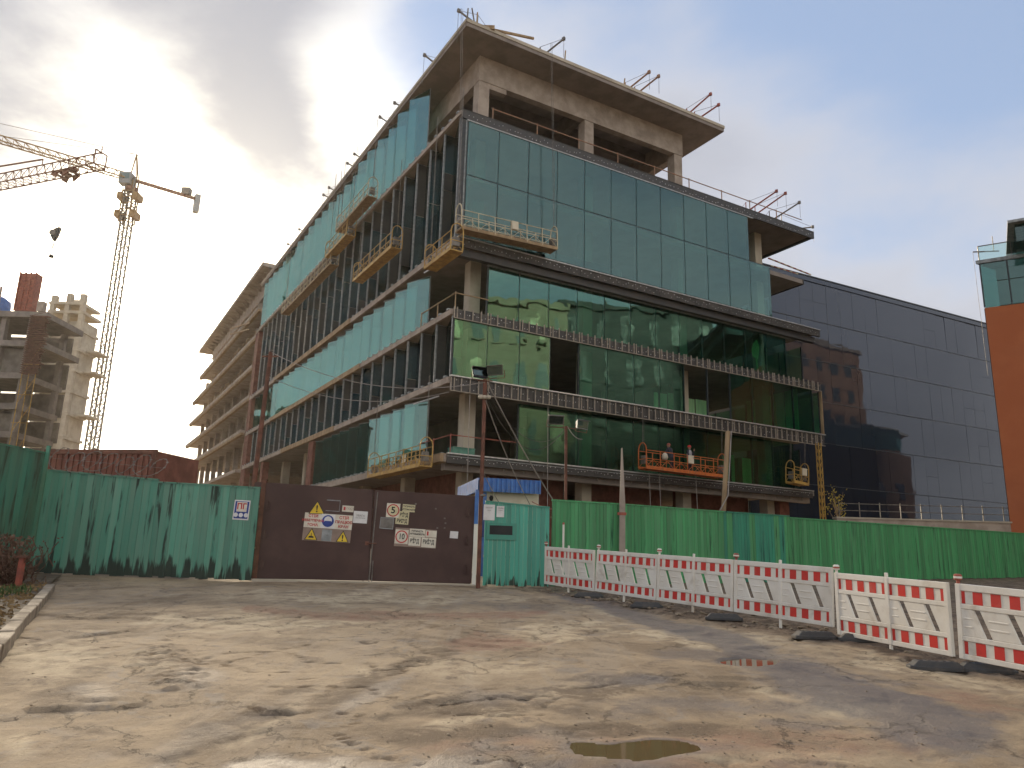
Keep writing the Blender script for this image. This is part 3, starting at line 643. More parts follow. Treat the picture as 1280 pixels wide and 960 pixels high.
# papers on the hatch fence
td = np.array(TB)-np.array(TA); ty = math.atan2(td[1], td[0]); tn = np.array([td[1], -td[0], 0])/np.linalg.norm(td)
for (px, py, w_, h_, lb_, tx) in ((611.5, 640.5, 14, 19, 'larger paper sheet in a sleeve on the turquoise hatch fence', 'ПАСПОРТ'), (625.5, 639.5, 9.5, 13.5, 'smaller paper sheet on the turquoise hatch fence', 'ГРАФІК')):
    P = onplane(px, py, np.array([TA[0], TA[1], 0])+tn*.035, tn); s = thing('paper_notice', lb_, 'notice', P, ty); plate(s, w_, h_, M['paper'], y0=-.003)
    text(tx, .04, M['steel'], s, 0, h_*PXM*.3, -.006); text("об'єкта", .03, M['steel'], s, 0, h_*PXM*.12, -.006)

# ------------------------------------------------------------------ striped barriers
def barrier_meshes():
    b = MB(); T = .024
    for x in (0, 1.005, 2.0): b.box(x, x+.066, -T-.003, T+.003, .13, 1.05)
    b.box(1.005+.004, 1.051, -.02, .02, -.02, .13); b.box(1.009, 1.051, -.02, .02, 1.05, 1.11)
    for h in (0, 1):
        x0 = .055+h*1.005; x1 = x0+.95
        for z0, z1 in ((.13, .195), (.355, .415), (.745, .805), (.965, 1.05)): b.box(x0, x1, -T+.002, T-.002, z0, z1)
        for z0, z1 in ((.195, .355), (.805, .965)): b.box(x0, x1, -.006, .006, z0, z1)
        z0, z1 = .415, .745; sl = .15; a1, a2, wd = .17, .60, .085
        xs_ = [(x0, x0), (x0+a1, x0+a1+sl), (x0+a1+wd, x0+a1+wd+sl), (x0+a2, x0+a2+sl), (x0+a2+wd, x0+a2+wd+sl), (x1, x1)]
        for k in (0, 2, 4):
            (ta, ba), (tb, bb) = xs_[k], xs_[k+1]; b.prism([(ba, z0), (bb, z0), (tb, z1), (ta, z1)], -.014, .014)
        for z in (.53, .63): b.prism([(x0+a1+wd+.11, z-.012), (x0+a2+.02, z-.012), (x0+a2+.02, z+.012), (x0+a1+wd+.11, z+.012)], -.02, .02)
        for z in (.53, .63): b.box(x0+.03, x0+a1-.02, -.019, .019, z-.012, z+.012)
    return b.mesh('panel_body', M['white'])
BM = barrier_meshes()
ws = [(0, .05), (.17, .31), (.43, .57), (.69, .83), (.95, 1)]
SM = {}
for z0 in (.2, .81):
    for k, (a, b_) in enumerate(ws):
        for h in (0, 1):
            x0 = .055+h*1.005+.02; SM[(z0, k, h)] = MB().box(x0+a*.91, x0+b_*.91, -.0105, .0105, z0, z0+.15).mesh('red_stripe', M['stripe'])
def barrier(A_, B_, label, cap=None, dz=.0):
    A_ = np.array(A_); B_ = np.array(B_); d = B_-A_; L = np.linalg.norm(d); za, zb = gz(*A_)+dz, gz(*B_)+dz
    o = thing('traffic_barrier', label, 'barrier', (A_[0], A_[1], za), 0, 'striped barriers along the road edge')
    o.rotation_euler = (random.uniform(-.045, .035), math.atan2(za-zb, L)+random.uniform(-.008, .008), math.atan2(d[1], d[0]))
    pb = inst('panel_body', BM, o); b2 = pb.modifiers.new('bevel', 'BEVEL'); b2.width = .006; b2.segments = 1; b2.limit_method = 'ANGLE'
    for (z0, k, h), me in SM.items(): inst('red_stripe', me, o)
    if cap:
        m = MB(); m.lathe([(0, 1.05), (.022, 1.05), (.022, 1.09), (.048, 1.10), (.048, 1.155), (.03, 1.17), (0, 1.17)], 10, (.034, 0, 0))
        part('post_cap', m, M[cap], o); part('cap_band', MB().lathe([(.0495, 1.115), (.0495, 1.14)], 10, (.034, 0, 0)), M['white' if cap == 'redp' else 'redp'], o)
    return o
N0 = np.array([.97, 19.72]); N1 = np.array([5.20, 12.52]); st = (N1-N0)/4
BL = ['striped barrier farthest from the camera, in front of the turquoise fence', 'second striped barrier from the turquoise fence', 'third striped barrier from the turquoise fence, before the grey plank post', 'striped barrier just left of the gap in the row']
for k in range(4): barrier(N0+st*k, N0+st*(k+.985), BL[k], ['redp', 'white', 'white', 'redp'][k], .03)
N2 = np.array([5.10, 12.15]); N3 = np.array([5.74, 10.16]); N4 = np.array([6.50, 8.25])
barrier(N2, N3, 'cleaner striped barrier just right of the gap in the row', 'white', -.04); barrier(N3+np.array([.02, -.06]), N4, 'striped barrier cut off by the right edge of the photo', 'redp', -.03)
fm = MB(); fm.slab([(-.40, -.09), (-.33, -.14), (.33, -.14), (.40, -.09), (.40, .09), (.33, .14), (-.33, .14), (-.40, .09)], 0, .055)
fm.add([(-.36, -.12, .055), (.36, -.12, .055), (.36, .12, .055), (-.36, .12, .055), (-.28, -.10, .115), (.28, -.10, .115), (.28, .10, .115), (-.28, .10, .115)],
       [(4, 5, 6, 7), (0, 1, 5, 4), (1, 2, 6, 5), (2, 3, 7, 6), (3, 0, 4, 7)])
fme = fm.mesh('block', M['rubber']); slot = MB()
for x in (-.22, -.11, 0, .11, .22): slot.box(x-.022, x+.022, -.055, .055, .112, .119)
sme = slot.mesh('slot', M['black'])
FL = ['under the farthest joint of the barrier row', 'in front of the second barrier joint from the fence', 'in front of the third barrier joint from the fence', 'at the gap in the barrier row, half turned', 'at the gap in the barrier row, darker and wet', 'under the joint nearest the camera, left half', 'under the joint nearest the camera, right half']
FP = [(N0+st*1+np.array([-.15, -.1]), -.2), (N0+st*2+np.array([-.22, -.10]), -.25), (N0+st*3+np.array([-.22, -.10]), -.2), (N2+np.array([-.42, -.12]), .1), (N2+np.array([.22, -.28]), -.3), (N3+np.array([-.33, -.12]), -.15), (N3+np.array([.24, -.22]), -.3)]
for lab, (q, a) in zip(FL, FP):
    o = thing('barrier_foot', 'black rubber barrier foot '+lab, 'barrier foot', (q[0], q[1], max(gheight(q[0]+dx, q[1]) for dx in (-.2, 0, .2))-.012), a, 'rubber barrier feet')
    o.scale = (.82, .9, 1); f_ = inst('block', fme, o); bb = f_.modifiers.new('bevel', 'BEVEL'); bb.width = .012; bb.segments = 2; inst('slot', sme, o)

# ------------------------------------------------------------------ rubble along the road edge
def rock(r, seed):
    bm = bmesh.new(); bmesh.ops.create_icosphere(bm, subdivisions=1, radius=1)
    rr = random.Random(seed)
    for v in bm.verts: v.co *= rr.uniform(.65, 1.15); v.co.z *= .62
    me = bpy.data.meshes.new('stone'); bm.to_mesh(me); bm.free(); return me
M['stone'] = mat('dusty_stone', (.38, .30, .21), (.25, .19, .13), .95, 3, .3, 12, island=.5)
RM = [rock(1, i) for i in range(7)]
for m_ in RM: m_.materials.append(M['stone'])
def scatter(name, items):
    mb = MB()
    for x, y, r in items:
        k = random.choice(RV); a = random.random()*6.28; sx, sz = r*random.uniform(.8, 1.5), r*random.uniform(.7, 1.)
        ca_, sa_ = math.cos(a), math.sin(a); z = gheight(x, y)+r*.22
        mb.add([(x+(v[0]*ca_-v[1]*sa_)*sx, y+(v[0]*sa_+v[1]*ca_)*r, z+v[2]*sz) for v in k[0]], k[1])
    o = part(name, mb, M['stone']); o['kind'] = 'stuff'; return o
RV = [([tuple(v.co) for v in m_.vertices], [tuple(p_.vertices) for p_ in m_.polygons]) for m_ in RM]
its = []; d2 = (N1-N0)/np.linalg.norm(N1-N0)
for k in range(420):
    dd = random.gauss(.0, .30) if random.random() < .75 else random.uniform(.2, 2.4)
    q = N0+d2*random.uniform(-.4, 11.8)+np.array([.87, .49])*dd; its.append((q[0], q[1], random.choice([.015, .02, .025, .03, .04, .05, .065])))
scatter('rubble', its)
its = []
for k in range(520):
    if random.random() < .5: q = (random.uniform(-6.5, 5), random.uniform(5.4, 14))
    else: g = grd(random.gauss(880, 170), random.gauss(920, 20)); q = (g[0], g[1])
    its.append((q[0], q[1], random.choice([.004, .005, .007, .009, .013])))
scatter('gravel', its)

# ------------------------------------------------------------------ guard booth
bo = at(598, 640, 24.0); bx = thing('guard_booth', 'cream guard booth with blue corrugated roof edge behind the gate', 'booth', (bo[0], bo[1], 0), R(14))
zr1, zr0 = zt(597, 597, 24), zt(597, 614, 24); zg = gz(0, 24)
wl = MB(); wl.box(.18, 2.0, .18, 3.4, zg-.1, zr0+.1); part('wall', wl, M['boothw'], bx)
wf = MB(); wf.box(.16, 1.35, .13, .19, zr0-.52, zr0-.38); wf.box(.16, .26, .13, .19, zr0-1.4, zr0-.52); wf.box(1.25, 1.35, .13, .19, zr0-1.4, zr0-.52); wfr = part('window', wf, M['navy'], bx)
part('pane', MB().box(.26, 1.25, .15, .18, zr0-1.35, zr0-.52), M['glassd'], wfr)
part('corner_trim', MB().box(.16, .28, .15, .30, zg, zr0-.01), M['blue'], bx)
part('side_shutter', MB().box(2.0, 2.03, .25, .9, zr0-1.3, zr0-.1), M['navy'], bx)
lamp = MB(); lamp.lathe([(0, 0), (.05, .02), (.07, .12), (.03, .18), (0, .18)], 8, (.42, .1, zr0-.28)); part('wall_lamp', lamp, M['black'], bx)
part('roof_deck', MB().box(-.02, 2.0, -.02, 3.6, zr1-.06, zr1-.02), M['blue'], bx)
def corr(L, z0, z1, along, n):
    mb = MB(); pts = []
    for i in range(n):
        s0 = L*i/n; pw = L/n
        pts += [(s0, 0), (s0+pw*.45, 0), (s0+pw*.58, .065), (s0+pw*.88, .065)]
    pts.append((L, 0))
    vs = [(x, -y if along == 'x' else 0, z) for z in (z0, z1) for x, y in pts] if along == 'x' else [(y-0, x, z) for z in (z0, z1) for x, y in pts]
    k = len(pts); mb.add(vs, [(i, i+1, k+i+1, k+i) if along == 'x' else (i+1, i, k+i, k+i+1) for i in range(k-1)]); return mb
def corr_panels(L, along, n):
    for i in range(n):
        mb = corr(L/n, zr0, zr1, along, 1); o = part('corrugated_strip', mb, M['blue'], bx, (i*L/n if along == 'x' else -.05, i*L/n if along == 'y' else -.05, 0))
        so = o.modifiers.new('solid', 'SOLIDIFY'); so.thickness = .008
corr_panels(2.0, 'x', 13); corr_panels(3.55, 'y', 20)

# ------------------------------------------------------------------ poles, floodlights, cables
def pole(px0, py0, px1, py1, Y, name, label, r, mt, n=8, cat='pole', r2=None, zb=None):
    b0 = at(px0, py0, Y); t0 = at(px1, py1, Y); zb = gz(b0[0], Y)-.1 if zb is None else zb
    s_ = (zb-b0[2])/(t0[2]-b0[2]); base = b0+(t0-b0)*s_
    o = thing(name, label, cat, (base[0], base[1], zb)); m = MB().bar((0, 0, 0), t0-base, r, n, r2); part('shaft', m, M[mt], o, smooth=False); return o, base, t0
def flood(P, rz, tilt_, label, mt='steel', s=1.):
    o = thing('floodlight', label, 'floodlight', P, rz); o.rotation_euler = (tilt_, 0, rz); o.scale = (s, s, s)
    m = MB(); m.add([(-.28, -.02, -.16), (.28, -.02, -.16), (.28, -.02, .16), (-.28, -.02, .16), (-.2, .16, -.1), (.2, .16, -.1), (.2, .16, .1), (-.2, .16, .1)],
                    [(0, 1, 5, 4), (1, 2, 6, 5), (2, 3, 7, 6), (3, 0, 4, 7), (4, 5, 6, 7), (0, 3, 2, 1)]); part('housing', m, M[mt], o)
    part('lens', MB().box(-.25, .25, -.03, -.022, -.13, .13), M['glassd'], o); part('hood', MB().box(-.29, .29, -.12, .0, .16, .175), M[mt], o)
    part('bracket', MB().bar((-.3, .05, 0), (-.3, .05, -.26), .014).bar((.3, .05, 0), (.3, .05, -.26), .014).bar((-.3, .05, -.26), (.3, .05, -.26), .014), M['rust'], o); return o
p1, b1, t1 = pole(597.5, 735, 606.5, 474, 20.0, 'floodlight_pole', 'tall rusty pole with two floodlights beside the gate', .058, 'rust')
ins = MB()
for dx in (-.11, 0, .11): ins.lathe([(0, -.05), (.05, -.04), (.07, 0), (.05, .05), (0, .06)], 8, (dx, -.09, 0))
part('insulator', ins, M['concp'], p1, t1-Vector(b1)-Vector((0, 0, .55)))
part('crossbar', MB().bar((-.2, -.02, 0), (.2, -.02, 0), .02), M['rust'], p1, t1-Vector((b1[0], b1[1], p1.location.z))-Vector((0, 0, .05)))
for o_ in p1.children:
    if o_.name.startswith('insulator'): o_.location = (t1[0]-b1[0], t1[1]-b1[1], t1[2]-p1.location.z-.52)
part('clamp', MB().lathe([(.06, 0), (.08, .01), (.08, .05), (.06, .06)], 8), M['steel'], p1, (0.03, 0, 2.4)); 
flood(at(600, 466, 19.9), R(25), R(-25), 'left floodlight on top of the tall rusty pole, tipped down', 'black', .8)
flood(at(619, 463, 19.9), R(-20), R(15), 'right floodlight on top of the tall rusty pole', 'steel', .82)
p2, b2, t2 = pole(707, 640, 707.5, 533, 23.6, 'floodlight_pole', 'shorter rusty pole with two floodlights behind the green fence', .06, 'rust', 4)
part('crossbar', MB().bar((-.45, 0, 0), (.6, 0, -.05), .018), M['rust'], p2, (t2[0]-b2[0], 0, t2[2]-p2.location.z-.03))
flood(at(695, 525, 23.4), R(10), R(20), 'dark floodlight left of the shorter rusty pole top', 'steel', .9)
f2 = flood(at(728, 531, 23.4), R(40), R(5), 'boxy grey floodlight right of the shorter rusty pole top', 'mullg', .85)
p3, b3, t3 = pole(318, 600, 338.5, 440, 22.6, 'cable_pole', 'leaning dark rusty pole at the left end of the gate', .085, 'rust', 8, r2=.06)
part('crossarm', MB().bar((-.25, 0, 0), (.25, 0, .02), .03), M['rust'], p3, (t3[0]-b3[0], 0, t3[2]-p3.location.z-.15))
p4, b4, t4 = pole(903, 665, 910, 539, 26.6, 'timber_pole', 'leaning raw timber pole between two green fence sections', .085, 'timber', 6)
part('rope', MB().path([(t4[0]-b4[0]+.09, -.1, t4[2]-p4.location.z), (t4[0]-b4[0]-.12, -.15, 2.9), (-.4, -.15, 1.6)], .02, 5), M['cablep'], p4)
q5 = at(777, 690, 22.0); o = thing('plank_post', 'pointed grey plank standing against the green fence', 'post', (q5[0], q5[1]-.05, gz(q5[0], q5[1]))); ztop5 = at(779, 560, 22)[2]-o.location.z
part('plank', MB().prism([(-.09, 0), (.09, 0), (.10, ztop5-1.6), (.03, ztop5), (-.0, ztop5-.02), (-.06, ztop5-1.6)], -.03, .03), M['conc'], o); part('nail_band', MB().box(-.12, .13, -.04, .04, 1.95, 2.03), M['redp'], o)
q6 = at(704, 690, 20.9); o = thing('white_stake', 'thin white stake standing before the first green fence section', 'stake', (q6[0], q6[1], gz(q6[0], q6[1]))); part('shaft', MB().bar((0, 0, 0), (0, 0, at(705, 655, 20.9)[2]-o.location.z), .03, 6), M['white'], o); part('tip', MB().lathe([(.032, 0), (.032, .05), (0, .07)], 6), M['redp'], o, (0, 0, at(705, 655, 20.9)[2]-o.location.z-.02))
def sag(A_, B_, s_, n=14): A_ = Vector(A_); B_ = Vector(B_); return [A_.lerp(B_, i/n)-Vector((0, 0, 4*s_*(i/n)*(1-i/n))) for i in range(n+1)]
def cable(A_, B_, s_, r, label, mt='cable', name='cable'):
    m = MB().path([p_-Vector(A_) for p_ in sag(A_, B_, s_)], r, 5); o = part(name, m, M[mt], None, A_); tag(o, label, 'cable'); return o
T1 = Vector((t1[0], t1[1]-.06, t1[2]))
cable(t3, T1-Vector((0, 0, .1)), .55, .011, 'long cable sagging from the leaning rusty pole to the tall rusty pole', 'cablep')
cable(at(334, 470, 22.6), at(561, 490, 21), .5, .009, 'lower cable running from the leaning rusty pole across the facade', 'cablep')
cable(T1+Vector((.06, 0, -.1)), at(708, 650, 23.5), .15, .018, 'thick pale stay cable slanting from the tall pole to the shorter pole foot', 'cablep')
cable(T1+Vector((.04, 0, -.6)), at(668, 640, 22.5), .2, .013, 'pale cable slanting from the insulators to the booth roof', 'cablep')
cable(T1+Vector((.05, 0, -.3)), t2+Vector((-.1, 0, -.2)), .75, .010, 'grey cable sagging between the two floodlight poles')
cable(T1+Vector((.05, 0, -.5)), t2+Vector((-.05, 0, -.1)), 1.0, .010, 'lowest grey cable sagging between the two floodlight poles')
cable(at(602, 585, 20), at(632, 640, 21.5), .08, .012, 'short pale cable slanting from the tall pole to the hatch fence', 'cablep')
cable(t2+Vector((.05, 0, 0)), at(728, 549, 23.4), .12, .012, 'short looped cable between the shorter pole and its grey floodlight', 'cablep')
cable(at(665, 627, 22), at(692, 637, 21.2), .03, .012, 'pink cable from the booth to the green fence', 'redp')
cable(at(707, 636, 22.5), at(776, 634, 22.3), .12, .014, 'pale cable lying along the top of the first green fence', 'cablep')

# ------------------------------------------------------------------ the office building
Z1, Z2, Z3, Z4, Z5, ZT, ZS, ZR = 7.05, 11.25, 15.1, 19.32, 23.3, 27.35, 33.0, 33.42
WX, WY = 30.5, 54.0
ob = thing('office_building', 'large unfinished office block with teal glass facades, corner towards the gate', 'building', (CX, CY, 0), YAW)
part('ground_slab', MB().box(.5, WX, .5, WY, .4, 1.2), M['concd'], ob)
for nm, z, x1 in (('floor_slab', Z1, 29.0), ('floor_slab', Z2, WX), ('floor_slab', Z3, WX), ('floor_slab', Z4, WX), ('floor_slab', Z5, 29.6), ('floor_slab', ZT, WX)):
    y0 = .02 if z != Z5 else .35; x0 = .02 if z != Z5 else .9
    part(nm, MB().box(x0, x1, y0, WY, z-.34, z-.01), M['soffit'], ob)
roof = part('roof_slab', MB().box(-.05, 21.35, -.05, WY+.3, ZS, ZR), M['soffit'], ob)
part('roof_edge', MB().box(-.09, 21.40, -.10, -.05, ZR-.16, ZR+.06).box(-.10, -.05, -.10, WY+.3, ZR-.16, ZR+.06).box(21.35, 21.41, -.05, WY, ZR-.16, ZR+.06), M['concp'], roof)
# penthouse frame
pc = MB()
for a, b_ in (((2.0, 2.75), (1.9, 2.5)),): pass
for x in (2.0, 10.2, 18.3):
    part('column', MB().box(x, x+.75, 2.0, 2.75, ZT, ZS-1.75), M['conc'], ob)
for y in (10.2, 18.4, 26.6, 34.8, 43.): part('column', MB().box(2.0, 2.7, y, y+.7, ZT, ZS-1.75), M['conc'], ob)
for y in (10.2, 18.4, 26.6): part('column', MB().box(18.35, 19.05, y, y+.7, ZT, ZS-1.75), M['conc'], ob)
part('beam', MB().box(1.96, 19.1, 1.96, 2.45, ZS-1.75, ZS+.01).box(2.75, 4.0, 2.0, 2.42, ZS-2.1, ZS-1.74), M['conc'], ob)
part('beam', MB().box(1.97, 2.45, 2.45, WY-2, ZS-1.75, ZS+.01), M['conc'], ob)
part('beam', MB().box(18.6, 19.09, 2.45, WY-2, ZS-1.75, ZS+.01), M['conc'], ob)
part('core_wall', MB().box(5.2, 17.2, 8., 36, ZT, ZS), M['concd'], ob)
part('cross_beam', MB().box(10.3, 10.8, 2.45, 8., ZS-1.2, ZS+.01).box(2.45, 18.6, 5.6, 6.0, ZS-.8, ZS+.01), M['concd'], ob)
# columns and cores on the open floors
cm = {}
for z0, z1 in ((1.2, Z1-.34), (Z1, Z2-.34), (Z2, Z3-.34), (Z3, Z4-.34), (Z4, ZT-.34)):
    cm[(z0, z1)] = MB().box(0, .72, 0, .72, z0, z1).mesh('column', M['concp'])
for x in (1.9, 10.1, 18.3, 26.3):
    for y in (1.9, 10.1, 18.3, 26.5, 34.7, 43.):
        if x > 8 and 12 < y < 40 and x < 20: continue
        for k, me in cm.items(): inst('column', me, ob, (x, y, 0))
for z0, z1 in ((1.2, Z1-.34), (Z1, Z2-.34), (Z2, Z3-.34), (Z3, Z4-.34), (Z4, Z5-.34), (Z5, ZT-.34)):
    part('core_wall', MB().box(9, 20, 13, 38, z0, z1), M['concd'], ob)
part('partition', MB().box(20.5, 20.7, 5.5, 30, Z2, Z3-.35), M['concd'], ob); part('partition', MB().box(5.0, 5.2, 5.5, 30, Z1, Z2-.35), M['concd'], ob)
# ground storey: masonry infill behind the columns
part('masonry_wall', MB().box(4.2, 9.4, 2.9, 3.2, 1.2, Z1-.34), M['brick'], ob); part('masonry_wall', MB().box(11.2, 17.6, 3.2, 3.5, 1.2, Z1-.34), M['brick'], ob)
part('masonry_wall', MB().box(19.2, 26.2, 3.6, 3.9, 1.2, Z1-.34), M['brick'], ob); part('masonry_wall', MB().box(3.2, 3.5, 4, 20, 1.2, Z1-.34), M['brick'], ob); part('masonry_pier', MB().box(27.2, 28.2, 1.6, 2.6, 1.2, Z1-.34), M['brick'], ob)

# right facade: panes, mullions
MOD = 2.095
def frand(s): return random.uniform(-s, s)
def pane_row(x0, n, z0, z1, y, mt, skip=(), xend=None, tilt=.0018, mul=True, transom=None):
    me = MB().box(.028, MOD-.028, -.016, .016, 0, z1-z0).mesh('glass_pane', mt); mu = MB().box(-.045, .045, .03, .14, 0, z1-z0).mesh('mullion', M['mull'])
    for i in range(n):
        x = x0+i*MOD
        if mul: inst('mullion', mu, ob, (x, y, z0))
        if i in skip: continue
        o = inst('glass_pane', me, ob, (x, y, z0)); o.rotation_euler = (frand(tilt), 0, frand(tilt*1.6))
    if mul: inst('mullion', mu, ob, (x0+n*MOD, y, z0))
X0 = .40
pane_row(X0, 11, Z5+.02, ZT-.62, -.03, M['glass']); pane_row(X0, 12, Z4+.12, Z5-.04, -.03, M['glass'])
part('transom', MB().box(X0, X0+11.98*MOD, -.02, .10, Z5-.035, Z5+.015), M['mull'], ob)
part('trim', MB().box(.25, .32, -.06, .02, Z4+.1, ZT-.6), M['mullg'], ob)
pane_row(2.45, 12, Z3+.05, Z4-1.02, .62, M['glassw'], xend=None)
pane_row(.10, 14, Z2+.06, Z3-.60, -.02, M['glassw'], skip=(3, 8, 9), tilt=.0035)
pane_row(4.75, 11, Z1+.08, Z2-.84, .62, M['glassg'], tilt=.003)
part('edge_fin', MB().box(30.38, 30.46, -.06, .2, Z2+.05, Z3-.58), M['timber'], ob)
# lower transom rails behind the upper row (seen below the cradle)
part('sill_beam', MB().box(.5, 12, .3, .45, Z4+.3, Z4+.75), M['mull'], ob)
# gable (far right) panes and the panes of the other sides
for z0, z1, ys_ in ((Z1+.08, Z2-.84, (2.2, 12.5)), (Z2+.06, Z3-.6, (.2, 13)), (Z3+.05, Z4-1., (1.5, 13)), (Z4+.1, Z5-.3, (4.5, 15)), (Z5+.1, ZT-.6, (5.5, 15))):
    y = ys_[0]; me = MB().box(-.016, .016, .012, MOD-.012, 0, z1-z0).mesh('end_pane', M['glassb']); mu = MB().box(-.1, -.02, -.05, .05, 0, z1-z0).mesh('mullion', M['mull'])
    while y < ys_[1]:
        inst('end_pane', me, ob, (WX-.06, y, z0)); inst('mullion', mu, ob, (WX-.06, y, z0)); y += MOD
# fascias on the right facade
def panels(nm, x0, x1, n, y0, y1, z0, z1, mt, g=.012):
    d = (x1-x0)/n; me = MB().box(0, d-g, y0, y1, z0, z1).mesh(nm, mt)
    for i in range(n): inst(nm, me, ob, (x0+i*d, frand(.006), frand(.004)))
def bolts(x0, x1, y, z0, z1, n, nm='fixing_row'):
    mb = MB()
    for i in range(n):
        x = x0+(x1-x0)*(i+random.uniform(.2, .8))/n; z = random.choice([z0, z1, (z0+z1)/2]); s_ = random.uniform(.012, .024); mb.box(x-s_, x+s_, y-.03, y, z-s_, z+s_)
    o = part(nm, mb, M['silver'], ob); o['kind'] = 'stuff'
rnd = random
# top parapet
panels('fascia_panel', 0, 30.7, 29, -.10, .0, ZT-.56, ZT-.02, M['fascia']); bolts(.3, 30.4, -.10, ZT-.42, ZT-.22, 110)
part('trim_strip', MB().box(.3, 24.0, -.09, .02, ZT-.615, ZT-.57), M['silver'], ob); part('trim_strip', MB().box(-.03, 30.72, -.12, -.06, ZT-.02, ZT+.02), M['fascia2'], ob)
# level 4: cassette above, black recess below
panels('fascia_panel', .02, 30.6, 29, -.14, .0, Z4-.56, Z4-.05, M['fascia2']); bolts(.3, 30.4, -.14, Z4-.42, Z4-.2, 120)
part('recess_band', MB().box(.15, 30.3, .12, .5, Z4-1.0, Z4-.57), M['fascia'], ob); part('trim_strip', MB().box(0, 30.62, -.20, .0, Z4-.05, Z4+.0), M['silver'], ob)
part('trim_strip', MB().box(2.3, 28, .45, .62, Z4-1.04, Z4-.985), M['mullg'], ob)
# levels 2 and 3: black membrane with pale ladder brackets
for z, zb in ((Z3, Z3-.56), (Z2, Z2-.80)):
    panels('membrane_panel', .02, 30.35, 58, -.10, .0, zb, z-.06, M['fascia'], .02)
    br = MB().box(-.022, .022, -.17, -.09, zb-.02, z+.06 if z == Z3 else z-.04).mesh('bracket', M['bracket'])
    for i in range(58):
        x = .12+i*MOD/4
        if x < 30.3: inst('bracket', br, ob, (x+(.08 if i % 4 == 0 else 0), 0, 0))
        if i % 4 == 0: inst('bracket', br, ob, (x-.10, 0, 0))
    bolts(.3, 30.2, -.10, zb+.15, z-.2, 150)
    part('trim_strip', MB().box(0, 30.36, -.16, -.10, zb-.05, zb-.01), M['bracket'], ob)
part('trim_strip', MB().box(-.05, 30.4, -.22, -.02, Z2-.045, Z2+.02), M['silver'], ob)
# level 1
panels('fascia_panel', .02, 28.7, 27, -.12, .0, Z1-.52, Z1-.04, M['fascia']); bolts(.3, 28.5, -.12, Z1-.34, Z1-.2, 120)
part('trim_strip', MB().box(0, 28.75, -.20, -.02, Z1-.04, Z1+.02), M['silver'], ob); part('trim_strip', MB().box(0, 28.75, -.16, -.12, Z1-.18, Z1-.14), M['mullg'], ob)
part('edge_beam', MB().box(.1, 28.9, .35, .8, Z1-.85, Z1-.34), M['soffit'], ob)
hg = MB()
for i in range(22): x = 1+i*1.27; hg.box(x-.02, x+.02, -.02, .02, Z1-.75, Z1-.52)
part('hanger', hg, M['steel'], ob)

# left facade: slab edges and saw-tooth glazing
def edge(z, y1, mt, h=.30, y0=0):
    n = round((y1-y0)/MOD); d = (y1-y0)/n; me = MB().box(-.12, .02, 0, d-.03, z-h, z-.06).mesh('edge_panel', mt); tr = MB().box(-.16, .0, .3, .55, z-.05, z+.05).mesh('edge_anchor', M['mullg'])
    for i in range(n): inst('edge_panel', me, ob, (0, y0+i*d, 0)); inst('edge_anchor', tr, ob, (0, y0+i*d, 0)); inst('edge_anchor', tr, ob, (0, y0+i*d+d/2, 0))
edge(Z1, 27, M['conc'], .45); edge(Z2, 20, M['conc'], .4); edge(Z2, 54, M['conc'], .4, 36); edge(Z3, 15, M['conc'], .38); edge(Z4, 18, M['conc'], .42); edge(Z4, 54, M['conc'], .42, 42); edge(ZT, 54, M['conc'], .32); edge(Z3, 54, M['conc'], .38, 42)
part('timber_edge', MB().box(-.17, .0, 20, 36, Z2-.42, Z2-.02), M['timber'], ob); part('timber_edge', MB().box(-.17, .0, 15, 42, Z3-.4, Z3-.02), M['timber'], ob); part('timber_edge', MB().box(-.17, .0, 18, 42, Z4-.42, Z4-.02), M['timber'], ob)
OUT = .66
def returns(a, b_):      # the short panes: all glass, or glass below a dark panel, or the other way round
    g_ = lambda z0_, z1_: ('return_pane', MB().box(.01, OUT-.01, -.016, .016, z0_, z1_).mesh('return_pane', M['glassr']))
    d_ = lambda z0_, z1_: ('return_panel', MB().box(.01, OUT-.01, -.016, .016, z0_, z1_).mesh('return_panel', M['panel']))
    m1, m2 = a+(b_-a)*.58, a+(b_-a)*.30
    return [[g_(a, b_)], [g_(a, b_)], [g_(a, m1), d_(m1+.03, b_)], [g_(a, m2), d_(m2+.03, b_)], [d_(a, b_)], [d_(a, m2), g_(m2+.03, b_)]]
